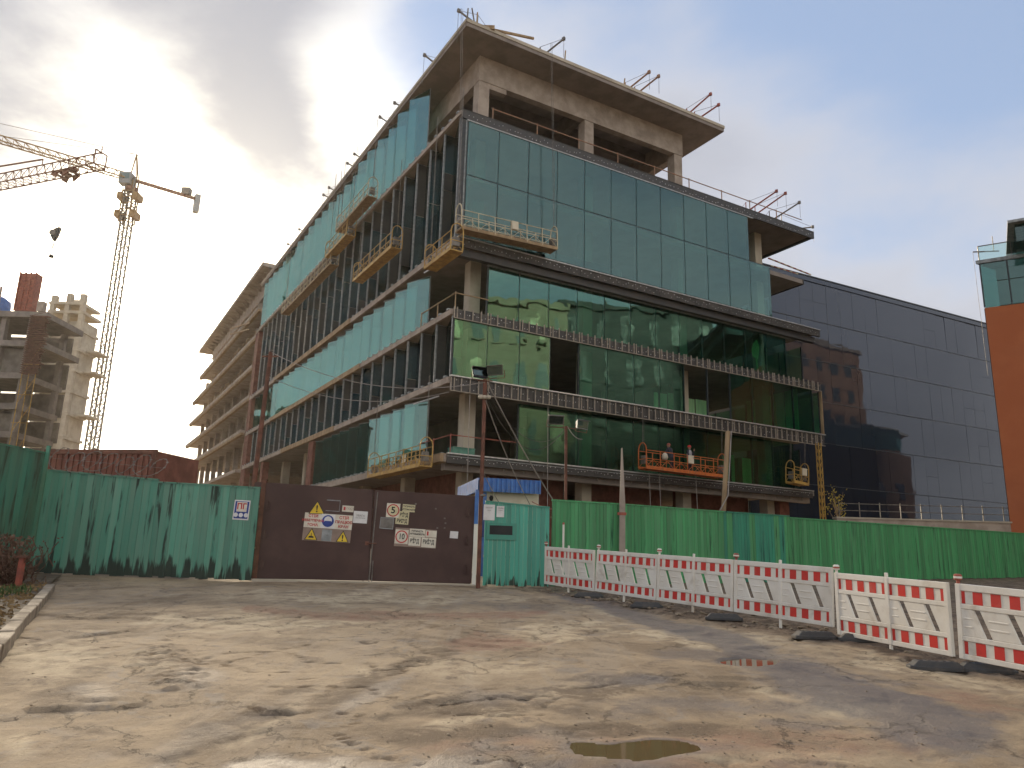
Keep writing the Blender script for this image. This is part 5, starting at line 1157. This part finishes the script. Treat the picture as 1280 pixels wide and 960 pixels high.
# ------------------------------------------------------------------ tower crane
M['crane'] = mat('crane_yellow', (.26, .15, .045), (.20, .11, .035), .6, 2)
M['craner'] = mat('crane_rust_red', (.20, .075, .03), (.15, .06, .03), .6, 2)
def truss(a, b_, w0, h0, n, r, up=(0, 0, 1), tri=True, ends=True):
    """lattice boom: two lower chords and one upper chord (or four chords)"""
    a = Vector(a); b_ = Vector(b_); d = (b_-a).normalized(); s_ = d.cross(Vector(up)).normalized(); u = s_.cross(d).normalized(); ch = MB(); lt = MB()
    offs = [s_*w0/2, -s_*w0/2, u*h0] if tri else [s_*w0/2, -s_*w0/2, -s_*w0/2+u*h0, s_*w0/2+u*h0]
    for o_ in offs: ch.bar(a+o_, b_+o_, r)
    for i in range(n):
        p0 = a.lerp(b_, i/n); p1 = a.lerp(b_, (i+1)/n)
        prs = [(0, 2), (1, 2), (0, 1)] if tri else [(0, 1), (1, 2), (2, 3), (3, 0)]
        for (x, y) in prs:
            lt.bar(p0+offs[x], p1+offs[y], r*.5); lt.bar(p0+offs[x], p0+offs[y], r*.5)
    return ch, lt
mb0 = at(116, 548, 150); base = Vector((mb0[0], 150, 3.)); ztop_ = at(167, 239, 150)[2]+3; zj = at(168, 226, 150)[2]
tc_ = thing('tower_crane', 'tall yellow tower crane with grey counterweight standing behind the left fence', 'crane', base)
rel = lambda p_: Vector(p_)-base
c_, l_ = truss((0, 0, 0), (0, 0, ztop_-3), 1.7, 1.7, 34, .21, (0, 1, 0), False); part('mast', c_, M['steel'], tc_, (0, -.8, 0)); part('mast_lattice', l_, M['steel'], tc_, (0, -.8, 0))
zc0 = at(163, 279, 150)[2]-3; zc1 = at(167, 241, 150)[2]-3
cg = MB()
for sx in (-1.15, 1.15):
    for sy in (-1.15, 1.15): cg.bar((sx, sy, zc0), (sx, sy, zc1+.6), .16)
for k in range(6):
    z = zc0+(zc1-zc0)*k/5
    for sy in (-1.15, 1.15): cg.bar((-1.15, sy, z), (1.15, sy, z), .10)
    for sx in (-1.15, 1.15): cg.bar((sx, -1.15, z), (sx, 1.15, z), .10)
for z in (zc0+1.0, zc1-1.9): cg.box(-2.2, -1.2, -1.3, 1.3, z, z+1.5).box(1.2, 2.2, -1.3, 1.3, z, z+1.5)
part('climbing_cage', cg, M['crane'], tc_)
part('slewing_ring', MB().lathe([(0, 0), (1.2, 0), (1.25, .8), (.9, 1.1), (0, 1.1)], 12, (0, 0, zc1+.3)), M['craner'], tc_)
JL = (atz(2, 178, zj)-Vector((base[0], 150, zj))).normalized(); JR = -JL
cabz = zj-3
cb = thing
cab = part('cab', MB().box(-2.2, .2, -1.6, .2, cabz-1.3, cabz+1.3), M['mullg'], tc_); part('window', MB().box(-2.0, 0, -1.63, -1.58, cabz-.3, cabz+1.0), M['glassd'], cab)
part('turret', MB().box(-.6, .6, -.6, .6, min(zc1+1.3, cabz-.2), cabz+.4), M['crane'], tc_)
apx = at(171, 193, 150); A3 = rel(apx)
part('apex_frame', MB().bar((-.8, 0, cabz), A3, .14).bar((.9, 0, cabz), A3, .16).bar((.9, .9, cabz), A3, .12), M['crane'], tc_)
J0 = Vector((0, 0, cabz)); J1 = J0+JL*62; c_, l_ = truss(J0, J1, 1.35, 1.4, 34, .15); part('jib', c_, M['crane'], tc_); part('jib_lattice', l_, M['crane'], tc_)
K1 = J0+JR*13.2; part('counter_jib', MB().bar(J0+Vector((.4, 0, .1)), K1+Vector((0, 0, .1)), .42, 4), M['craner'], tc_)
hr_ = MB()
for k in range(9): q = J0+JR*(1.5+k*1.3); hr_.bar(q+Vector((0, 0, .4)), q+Vector((0, 0, 1.4)), .05)
hr_.bar(J0+JR*1.5+Vector((0, 0, 1.4)), J0+JR*11.9+Vector((0, 0, 1.4)), .04); part('walkway_rail', hr_, M['steel'], tc_)
part('winch', MB().box(-.9, .9, -.7, .7, .3, 1.9), M['steel'], tc_, J0+JR*11.0)
cwm = MB().box(-.55, .55, -.8, .8, -3.1, 1.0); part('counterweight', cwm, M['mullg'], tc_, J0+JR*13.4).rotation_euler = (0, 0, math.atan2(JR[1], JR[0]))
part('tie_bar', MB().bar(A3, J0+JR*10.5, .06).bar(A3, J0+JL*24+Vector((0, 0, 1.3)), .05).bar(A3, J0+JL*50+Vector((0, 0, 1.3)), .05), M['steel'], tc_)
ta = at(138, 433, 150); tb_ = at(96, 430, 131)
part('wall_tie', MB().bar(rel(ta), rel(tb_), .14).bar(rel(ta)+Vector((0, 0, 1.0)), rel(tb_), .10), M['crane'], tc_)
# boom of the nearer crane, coming in from the left
tipU = at(127, 190, 80); tipz = at(128, 208, 80)[2]; far = atz(-60, 245, tipz); bd = (far-Vector((tipU[0], 80, tipz))); 
bm_ = thing('crane_boom', 'rust brown lattice crane boom reaching in from the left edge', 'crane boom', (tipU[0], 80, tipz)); 
bdn = bd.normalized(); c_, l_ = truss((0, 0, 0), bdn*60, 1.55, 1.75, 46, .085, (0, 0, 1), True); part('chord', c_, M['craner'], bm_); part('lattice', l_, M['craner'], bm_)
sd_ = bdn.cross(Vector((0, 0, 1))).normalized()
part('end_frame', MB().bar(sd_*.78, sd_*.78+Vector((0, 0, 1.75)), .08).bar(-sd_*.78, -sd_*.78+Vector((0, 0, 1.75)), .08).bar(sd_*.78+Vector((0, 0, 1.75)), -sd_*.78+Vector((0, 0, 1.75)), .08).bar((0, 0, 1.7), (0, 0, 2.5), .05).bar(sd_*.78, -sd_*.78, .08), M['craner'], bm_)
tr0 = bdn*5.2; ty_ = math.atan2(bdn[1], bdn[0])
tr_ = MB().box(-1.4, 1.4, -.75, -.6, -.22, 0).box(-1.4, 1.4, .6, .75, -.22, 0).box(-1.3, -1.1, -.6, .6, -.22, 0).box(1.1, 1.3, -.6, .6, -.22, 0).box(-.4, .4, -.5, .5, -.3, 0).prism([(-1.5, -.25), (-.3, -.25), (-.5, -.85)], -.75, -.65).prism([(.3, -.25), (1.6, -.25), (.6, -.85)], -.75, -.65).prism([(-1.5, -.25), (-.3, -.25), (-.5, -.85)], .65, .75).prism([(.3, -.25), (1.6, -.25), (.6, -.85)], .65, .75).box(-1.5, -.6, -.35, .35, .05, .5)
part('trolley', tr_, M['craner'], bm_, tr0, ty_)
part('pendant_bar', MB().bar(bdn*9.5+Vector((0, 0, 2.5)), bdn*26+Vector((0, 0, 3.2)), .11).bar(bdn*9.5+Vector((0, 0, 1.75)), bdn*9.5+Vector((0, 0, 2.5)), .06), M['craner'], bm_)
hp = Vector((tipU[0], 80, tipz))+tr0; hz = at(52, 296, hp[1])
hk = thing('hook_block', 'dark crane hook block hanging in the bright sky', 'hook', (hp[0], hp[1], at(52, 322, hp[1])[2])); zz = lambda y_: at(52, y_, hp[1])[2]-hk.location.z
part('block', MB().prism([(-.36, zz(295)), (0, zz(301)), (.32, zz(294)), (.5, zz(284)), (.15, zz(285)), (-.4, zz(289))], -.25, .25), M['black'], hk); part('sheave', MB().bar((-.2, -.3, zz(291)), (-.2, .3, zz(291)), .36, 12), M['steel'], hk)
part('sling', MB().bar((0, 0, zz(303)), (-.18, 0, .3), .04).bar((0, 0, zz(303)), (.12, 0, .3), .04), M['black'], hk); part('shackle', MB().lathe([(0, 0), (.25, .05), (.3, .2), (.1, .4), (0, .4)], 8), M['black'], hk)
part('hoist_rope', MB().bar((0, 0, zz(284)), (-.3, 0, hp[2]-hk.location.z-.9), .022).bar((.25, 0, zz(284)), (.3, 0, hp[2]-hk.location.z-.9), .022), M['steel'], hk)

# ------------------------------------------------------------------ red container with loops of razor wire
ca = at(58, 557, 25.2); cbp = at(196, 567, 24.4); ct = thing('red_container', 'red brown steel container behind the left green fence', 'container', (ca[0], ca[1], gz(0, 25)), math.atan2(cbp[1]-ca[1], cbp[0]-ca[0]))
CLn = math.hypot(cbp[0]-ca[0], cbp[1]-ca[1]); CH = (ca[2]+cbp[2])/2-ct.location.z; nrib = 18; rb = MB()
for i in range(nrib): x = .15+(CLn-.3)*i/nrib; rb.box(x, x+(CLn-.3)/nrib*.55, -.03, .02, .15, CH-.16)
part('corrugation', rb, M['brick'], ct); part('shell', MB().box(.05, CLn-.05, .02, 2.4, .05, CH-.04), M['brick'], ct)
part('frame', MB().box(0, CLn, -.05, .06, CH-.15, CH).box(0, CLn, -.05, .06, 0, .14).box(0, .12, -.045, .06, .14, CH-.15).box(CLn-.12, CLn, -.045, .06, .14, CH-.15), M['rust'], ct)
mb = MB(); P0_ = Vector((FA[0]+.1, FA[1]+.05, zt(70, 588, 20.2))); P1_ = Vector((FB[0], FB[1]+.05, zt(190, 600, 20))); pts = []
for i in range(260):
    s_ = i/259; a = s_*2*math.pi*6.5; c = P0_.lerp(P1_, s_)+Vector((0, 0, .34)); pts.append(c-P0_+Vector((math.cos(a)*.30, math.sin(a)*.28, math.sin(a)*.30+math.cos(a*.37)*.05)))
mb.path(pts, .009, 4)
for i in range(3, 258, 4): q = pts[i]; mb.box(q[0]-.035, q[0]+.035, q[1]-.004, q[1]+.004, q[2]-.012, q[2]+.012)
mb.bar((0, 0, .35), P1_-P0_+Vector((0, 0, .35)), .006)
o = part('razor_wire', mb, M['steel'], None, P0_); tag(o, 'coil of razor wire above the left green board fence', 'razor wire')

# ------------------------------------------------------------------ dead brush and red post at the left edge
rp_ = atz(22, 730, 1.6-.62); q = grd(21, 741)
o = thing('red_post', 'short rusty red post beside the dead brush at the left edge', 'post', (q[0], q[1], vz(q[0], q[1])-.05)); hh = at(22, 697, q[1])[2]-o.location.z
part('shaft', MB().box(-.045, .045, -.045, .045, 0, hh), M['redp'], o); part('cap', MB().box(-.11, .11, -.09, .09, hh, hh+.04), M['rust'], o)
o = thing('dead_bush', 'heap of dead brown vines at the left edge', 'dead bush', (q[0]-.45, q[1]+.1, vz(q[0]-.5, q[1])-.05)); hb = at(5, 664, q[1])[2]-o.location.z; mb = MB(); lf = MB()
for k in range(420):
    x = -abs(random.gauss(0, .65))+.22; y = random.gauss(0, .5); zt_ = hb*(1-max(0, (x+.1))*1.0)*random.uniform(.25, 1.0); p0 = Vector((x, y, random.uniform(0, zt_*.7))); pt = p0
    pl = [p0]
    for j in range(4): pt = pt+Vector((frand(.12), frand(.12), random.uniform(-.10, .22))); pl.append(pt)
    mb.path(pl, random.uniform(.006, .014), 3)
for k in range(1600):
    x = -abs(random.gauss(0, .6))+.22; y = random.gauss(0, .5); z = random.uniform(0, hb*.95); a = Vector((frand(1), frand(1), frand(1))).normalized()*random.uniform(.02, .05); b_ = a.orthogonal().normalized()*a.length*.6; c = Vector((x, y, z)); lf.add([c-a, c+b_, c+a, c-b_], [(0, 1, 2, 3)])
M['vine'] = mat('dead_vine', (.16, .085, .055), (.09, .05, .035), .95, 6); k1 = part('stems', mb, M['vine'], o); k1['kind'] = 'stuff'; k2 = part('dead_leaves', lf, M['vine'], o); k2['kind'] = 'stuff'

# ------------------------------------------------------------------ dark glass building on the right
M['dkglass'] = bpy.data.materials.new('dark_facade_glass'); m = M['dkglass']; m.use_nodes = True; t = NT(m.node_tree); p = t.n['Principled BSDF']
p.inputs['Base Color'].default_value = (.018, .022, .032, 1); p.inputs['Roughness'].default_value = .03; p.inputs['IOR'].default_value = 1.5; p.inputs['Specular IOR Level'].default_value = .62; p.inputs['Specular Tint'].default_value = (.66, .76, 1, 1)
tcn = t.add('ShaderNodeTexCoord').outputs['Object']; b = t.add('ShaderNodeBump'); b.inputs['Strength'].default_value = .05; b.inputs['Distance'].default_value = .3; t.put(b.inputs['Height'], t.noise(tcn, .35, 2)); t.put(p.inputs['Normal'], b.outputs[0])
DA = np.array([29.7, 75.]); DY = R(27); ddv = np.array([math.cos(DY), math.sin(DY)]); DH = 31.8
db = thing('dark_glass_building', 'dark blue grey glass office building behind the right end of the site', 'building', (DA[0], DA[1], 0), DY)
part('core', MB().box(-8, 44, .25, 24, 1, DH-.3), M['mull'], db)
SH = 4.3; nW = 26; pw = 2.0; rows = 7
mes = {}
for w_ in (1, 2):
    for hh_ in (0, 1): mes[(w_, hh_)] = MB().box(.012, pw*w_-.012, 0, .06, .012, SH*(.5 if hh_ else 1)-.012).mesh('facade_panel', M['dkglass'])
for r_ in range(rows):
    x = -8.; z = DH-.5-SH*(r_+1)
    while x < 42:
        w_ = 1 if random.random() < .75 else 2
        if random.random() < .12 and w_ == 1:
            for hz in (0, SH/2): o = inst('facade_panel', mes[(w_, 1)], db, (x, frand(.004), z+hz)); o.rotation_euler = (frand(.004), 0, frand(.004))
        else: o = inst('facade_panel', mes[(w_, 0)], db, (x, frand(.006), z)); o.rotation_euler = (frand(.005), 0, frand(.005))
        x += pw*w_
    part('floor_joint', MB().box(-8, 44, -.03, .03, z-.05, z+.03), M['mull'], db)
part('parapet', MB().box(-8.1, 44, -.12, 24, DH-.5, DH), M['dkglass'], db); part('coping', MB().box(-8.15, 44, -.2, 24, DH, DH+.12), M['mull'], db)
part('roof_step', MB().box(4, 20, 2, 10, DH+.12, DH+.9), M['mull'], db)
# low concrete wall and railing in front of it
la_ = atz(1052, 648, at(1052, 648, 50)[2]); A_ = at(1052, 648, 50); B_ = at(1275, 656, 50)
lw_ = thing('concrete_wall', 'low weathered concrete wall behind the long green fence', 'wall', (A_[0], A_[1], 1.6)); part('wall', MB().box(-.3, B_[0]-A_[0], 0, .5, 0, A_[2]-1.6), M['conc'], lw_); part('coping', MB().box(-.35, B_[0]-A_[0], -.06, .56, A_[2]-1.6, A_[2]-1.5), M['concp'], lw_)
rl = MB()
for z in (.9, .45): rl.bar((0, .3, A_[2]-1.5+z), (B_[0]-A_[0], .3, A_[2]-1.5+z), .03)
rr_ = part('railing', rl, M['steel'], lw_); pm = MB().bar((0, 0, 0), (0, 0, 1.0), .035).mesh('post', M['steel'])
for k in range(9): inst('post', pm, rr_, (k*1.35, .3, A_[2]-1.5))
# ------------------------------------------------------------------ orange building on the right edge
M['terra'] = mat('orange_render', (.46, .145, .055), (.40, .12, .048), .85, .25, .05, 12, dirt=(.36, .11, .045), dscale=.15)
oa = at(1231, 385, 50); OY = math.atan2(-3.2, 4.0)
og = thing('orange_building', 'orange rendered building with a glazed top storey at the right edge', 'building', (oa[0], oa[1], 0), 0)
OZ = oa[2]; OT = at(1226, 312, 50)[2]; e1 = Vector((math.cos(R(-32)), math.sin(R(-32)), 0)); e2 = Vector((math.cos(DY), math.sin(DY), 0))
def opoly(o_=0., l1=20, l2=58): a = Vector((0, 0, 0))-e1*o_-e2*o_; return [(a[0], a[1]), ((a+e1*(l1+o_))[0], (a+e1*(l1+o_))[1]), ((a+e1*(l1+o_)+e2*(l2+o_))[0], (a+e1*(l1+o_)+e2*(l2+o_))[1]), ((a+e2*(l2+2*o_))[0], (a+e2*(l2+2*o_))[1])]
part('wall', MB().slab(opoly(), .5, OZ), M['terra'], og)
part('top_core', MB().slab([(x*.98+e1[0]*.6+e2[0]*.6, y*.98+e1[1]*.6+e2[1]*.6) for x, y in opoly(0, 19, 56)], OZ, OT-1.4), M['concd'], og)
for k in range(12):
    for zz0, zz1 in ((OZ+.05, OZ+(OT-1.1-OZ)*.56), (OZ+(OT-1.1-OZ)*.56+.06, OT-1.1)):
        o = part('glass_pane', MB().box(.02, 1.6-.02, -.02, .02, zz0, zz1), M['glass'], og, e1*(k*1.6), R(-32))
    part('mullion', MB().box(-.05, .05, -.06, .06, OZ+.05, OT-1.1), M['mull'], og, e1*(k*1.6), R(-32))
for k in range(28): part('side_pane', MB().box(.02, 1.98, -.02, .02, OZ+.05, OT-1.1), M['glass'], og, e2*(k*2.), DY)
part('roof_slab', MB().slab(opoly(.15), OT-1.1, OT-.85), M['mullg'], og)
for k in range(10): part('balustrade_pane', MB().box(.03, 1.9, -.015, .015, OT-.85, OT+.2), M['glassp'], og, e1*(k*1.93), R(-32))
part('hand_rail', MB().bar((0, 0, OT+.22), e1*19+Vector((0, 0, OT+.22)), .04).bar((0, 0, OT-.85), (0, 0, OT+.22), .04), M['steel'], og)
q = at(1268, 283, 47); pr_ = part('penthouse', MB().box(0, 14, -.3, 10, OT-.8, q[2]), M['glass'], og, Vector((q[0]-oa[0], q[1]-oa[1], 0)), R(-32)); part('penthouse_roof', MB().box(-.4, 14, -.8, 10, q[2], q[2]+.18), M['mullg'], og, Vector((q[0]-oa[0], q[1]-oa[1], 0)), R(-32))
part('side_cladding', MB().box(.02, 58, -.001, .06, .6, OZ-.02), mat('dark_brown_cladding', (.085, .05, .04), (.06, .036, .03), .8, .6), og, None, DY)
for k in range(13):
    for z in (4, 8.2, 12.4): part('window', MB().box(1.2, 3.0, -.02, .14, z, z+2.4), M['dkglass'], og, e2*(k*4.4), DY)
M['ochre'] = mat('ochre_render', (.40, .345, .25), (.33, .28, .20), .9, .6); M['wind'] = mat('dull_window', (.03, .045, .05), None, .45, 2); M['winp'] = mat('dim_window', (.05, .085, .085), (.10, .14, .14), .4, 1.); M['winb'] = mat('painted_glint_window', (.72, .66, .42), (.5, .46, .3), .5, .8); M['greyw'] = mat('grey_render', (.12, .125, .12), (.085, .09, .09), .9, .5)  # pale yellow windows have bright reflections painted into their colour
tb2 = Vector((oa[0], oa[1], 0))+e2*30-Vector((-e2[1], e2[0], 0))*2.5
hb2 = thing('brown_street_block', 'tall brown street block beyond the right edge, mirrored in the dark glass building', 'building', tb2, DY)
part('wall', MB().box(0, 21, -12, 0, 0, 35.5), mat('brown_render', (.20, .12, .08), (.15, .09, .06), .9, .4), hb2); part('cornice', MB().box(-.4, 21.4, -12, .5, 35.5, 36.2), M['concd'], hb2)
wme = MB().box(0, 1.7, -.05, .06, 0, 2.2).mesh('window', M['wind'])
for k in range(6):
    for r_ in range(8): inst('window', wme, hb2, (.9+k*3.4, 0, 2+r_*4.2))
u_ = at(1216, 315, 50); o = part('outrigger_beam', MB().bar((0, 0, 0), (1.6, -.4, -.05), .05).bar((0, 0, 0), (.05, 0, -9), .012).bar((1.3, -.3, 0), (1.3, -.3, 1.1), .03), M['steel'], None, u_); tag(o, 'small outrigger arm on the orange building roof corner', 'roof outrigger')

# ------------------------------------------------------------------ street side behind the camera, seen only mirrored in the glass
def mirror(P): P = np.array(P); n = NR; k = (P-np.array([CX, CY, 0])) @ n; return P-2*k*n
def far_house(name, label, pa, pb, Y, ztop, depth, mtw, win, cat='building', rows_=6, arch=True, bay=3.4):
    a = mirror(at(*pa, Y)); b_ = mirror(at(*pb, Y*1.04)); d = (b_-a)[:2]; L_ = np.linalg.norm(d); d = d/L_
    n2 = np.array([d[1], -d[0]]); sgn = 1 if n2 @ (np.array([CX, CY])-a[:2]) > 0 else -1     # local -y must face the office block
    if sgn < 0: a, d = b_, -d
    rzz = math.atan2(d[1], d[0]); o = thing(name, label, cat, (a[0], a[1], 0), rzz)
    part('wall', MB().box(0, L_, 0, depth, 0, ztop), mtw, o); part('cornice', MB().box(-.3, L_+.3, -.5, depth, ztop, ztop+.6), mtw, o); part('string_course', MB().box(-.1, L_+.1, -.25, 0, ztop*.33, ztop*.33+.4), mtw, o)
    hh_ = ztop/rows_; nb = max(1, int(L_/bay)); ww = bay*.42
    for r_ in range(rows_):
        pts = [(-ww/2, 0), (ww/2, 0), (ww/2, hh_*.55)]+[(ww/2*math.cos(a_), hh_*.55+ww/2*math.sin(a_)) for a_ in (.5, 1.0, 1.57, 2.14, 2.64)]+[(-ww/2, hh_*.55)] if arch else [(-ww/2, 0), (ww/2, 0), (ww/2, hh_*.6), (-ww/2, hh_*.6)]
        me = MB().prism(pts, -.06, .05).mesh('window', win); mb_ = MB().prism(pts, -.06, .05).mesh('window', M['winb']); sm = MB().box(-ww/2-.2, ww/2+.2, -.3, 0, -.25, 0).mesh('sill', mtw)
        for k in range(nb): x = (k+.5)*L_/nb; inst('window', mb_ if arch and random.random() < .4 else me, o, (x, 0, r_*hh_+hh_*.2)); inst('sill', sm, o, (x, 0, r_*hh_+hh_*.2))
    return o
far_house('corner_house', 'tall ochre street house with arched windows, mirrored in the glass facade', (540, 600), (716, 600), 92, 34.4, 12, M['ochre'], M['winp'], rows_=5, bay=2.6)
far_house('street_house', 'long grey street house behind the camera, mirrored in the glass facade', (706, 600), (905, 600), 104, 38, 12, M['greyw'], M['wind'], arch=False)
far_house('street_house', 'green grey street house farthest right in the mirrored street', (912, 600), (1060, 600), 100, 33.7, 12, M['greyw'], M['wind'], arch=False, rows_=7)
def side_house(name, label, x0, y0, y1, ztop, mtw, rows_, bay=3.6):
    o = thing(name, label, 'building', (x0, y0, 0), math.pi/2); L_ = y1-y0      # local -y faces the site
    part('wall', MB().box(0, L_, 0, 12, 0, ztop), mtw, o); part('roof', MB().prism([(-.4, ztop), (L_+.4, ztop), (L_-3, ztop+2.6), (3, ztop+2.6)], -.4, 11), M['rust'], o)
    hh_ = ztop/rows_; nb = int(L_/bay); me = MB().box(-.7, .7, -.06, .05, 0, hh_*.55).mesh('window', M['winp'])
    for r_ in range(rows_):
        for k in range(nb): inst('window', me, o, ((k+.5)*L_/nb, 0, r_*hh_+hh_*.22))
side_house('street_house', 'green grey house beyond the left edge, mirrored in the far cyan panes', -66, 58, 86, 21, M['greyw'], 6)
side_house('street_house', 'low ochre house beyond the left edge, mirrored in the nearest cyan panes', -58, 34, 53, 12.5, M['ochre'], 4)


# ------------------------------------------------------------------ thin bright air
hm = bpy.data.materials.new('haze_air'); hm.use_nodes = True; t = NT(hm.node_tree); t.n.clear()
o_ = t.add('ShaderNodeOutputMaterial'); pv = t.add('ShaderNodeVolumePrincipled')
pv.inputs['Color'].default_value = (1, .93, .82, 1); pv.inputs['Density'].default_value = .00014; pv.inputs['Anisotropy'].default_value = .55
t.l.new(pv.outputs[0], o_.inputs['Volume'])
hz_ = part('haze', MB().box(-440, 440, -320, 440, -2.2, 92), hm); hz_['kind'] = 'stuff'
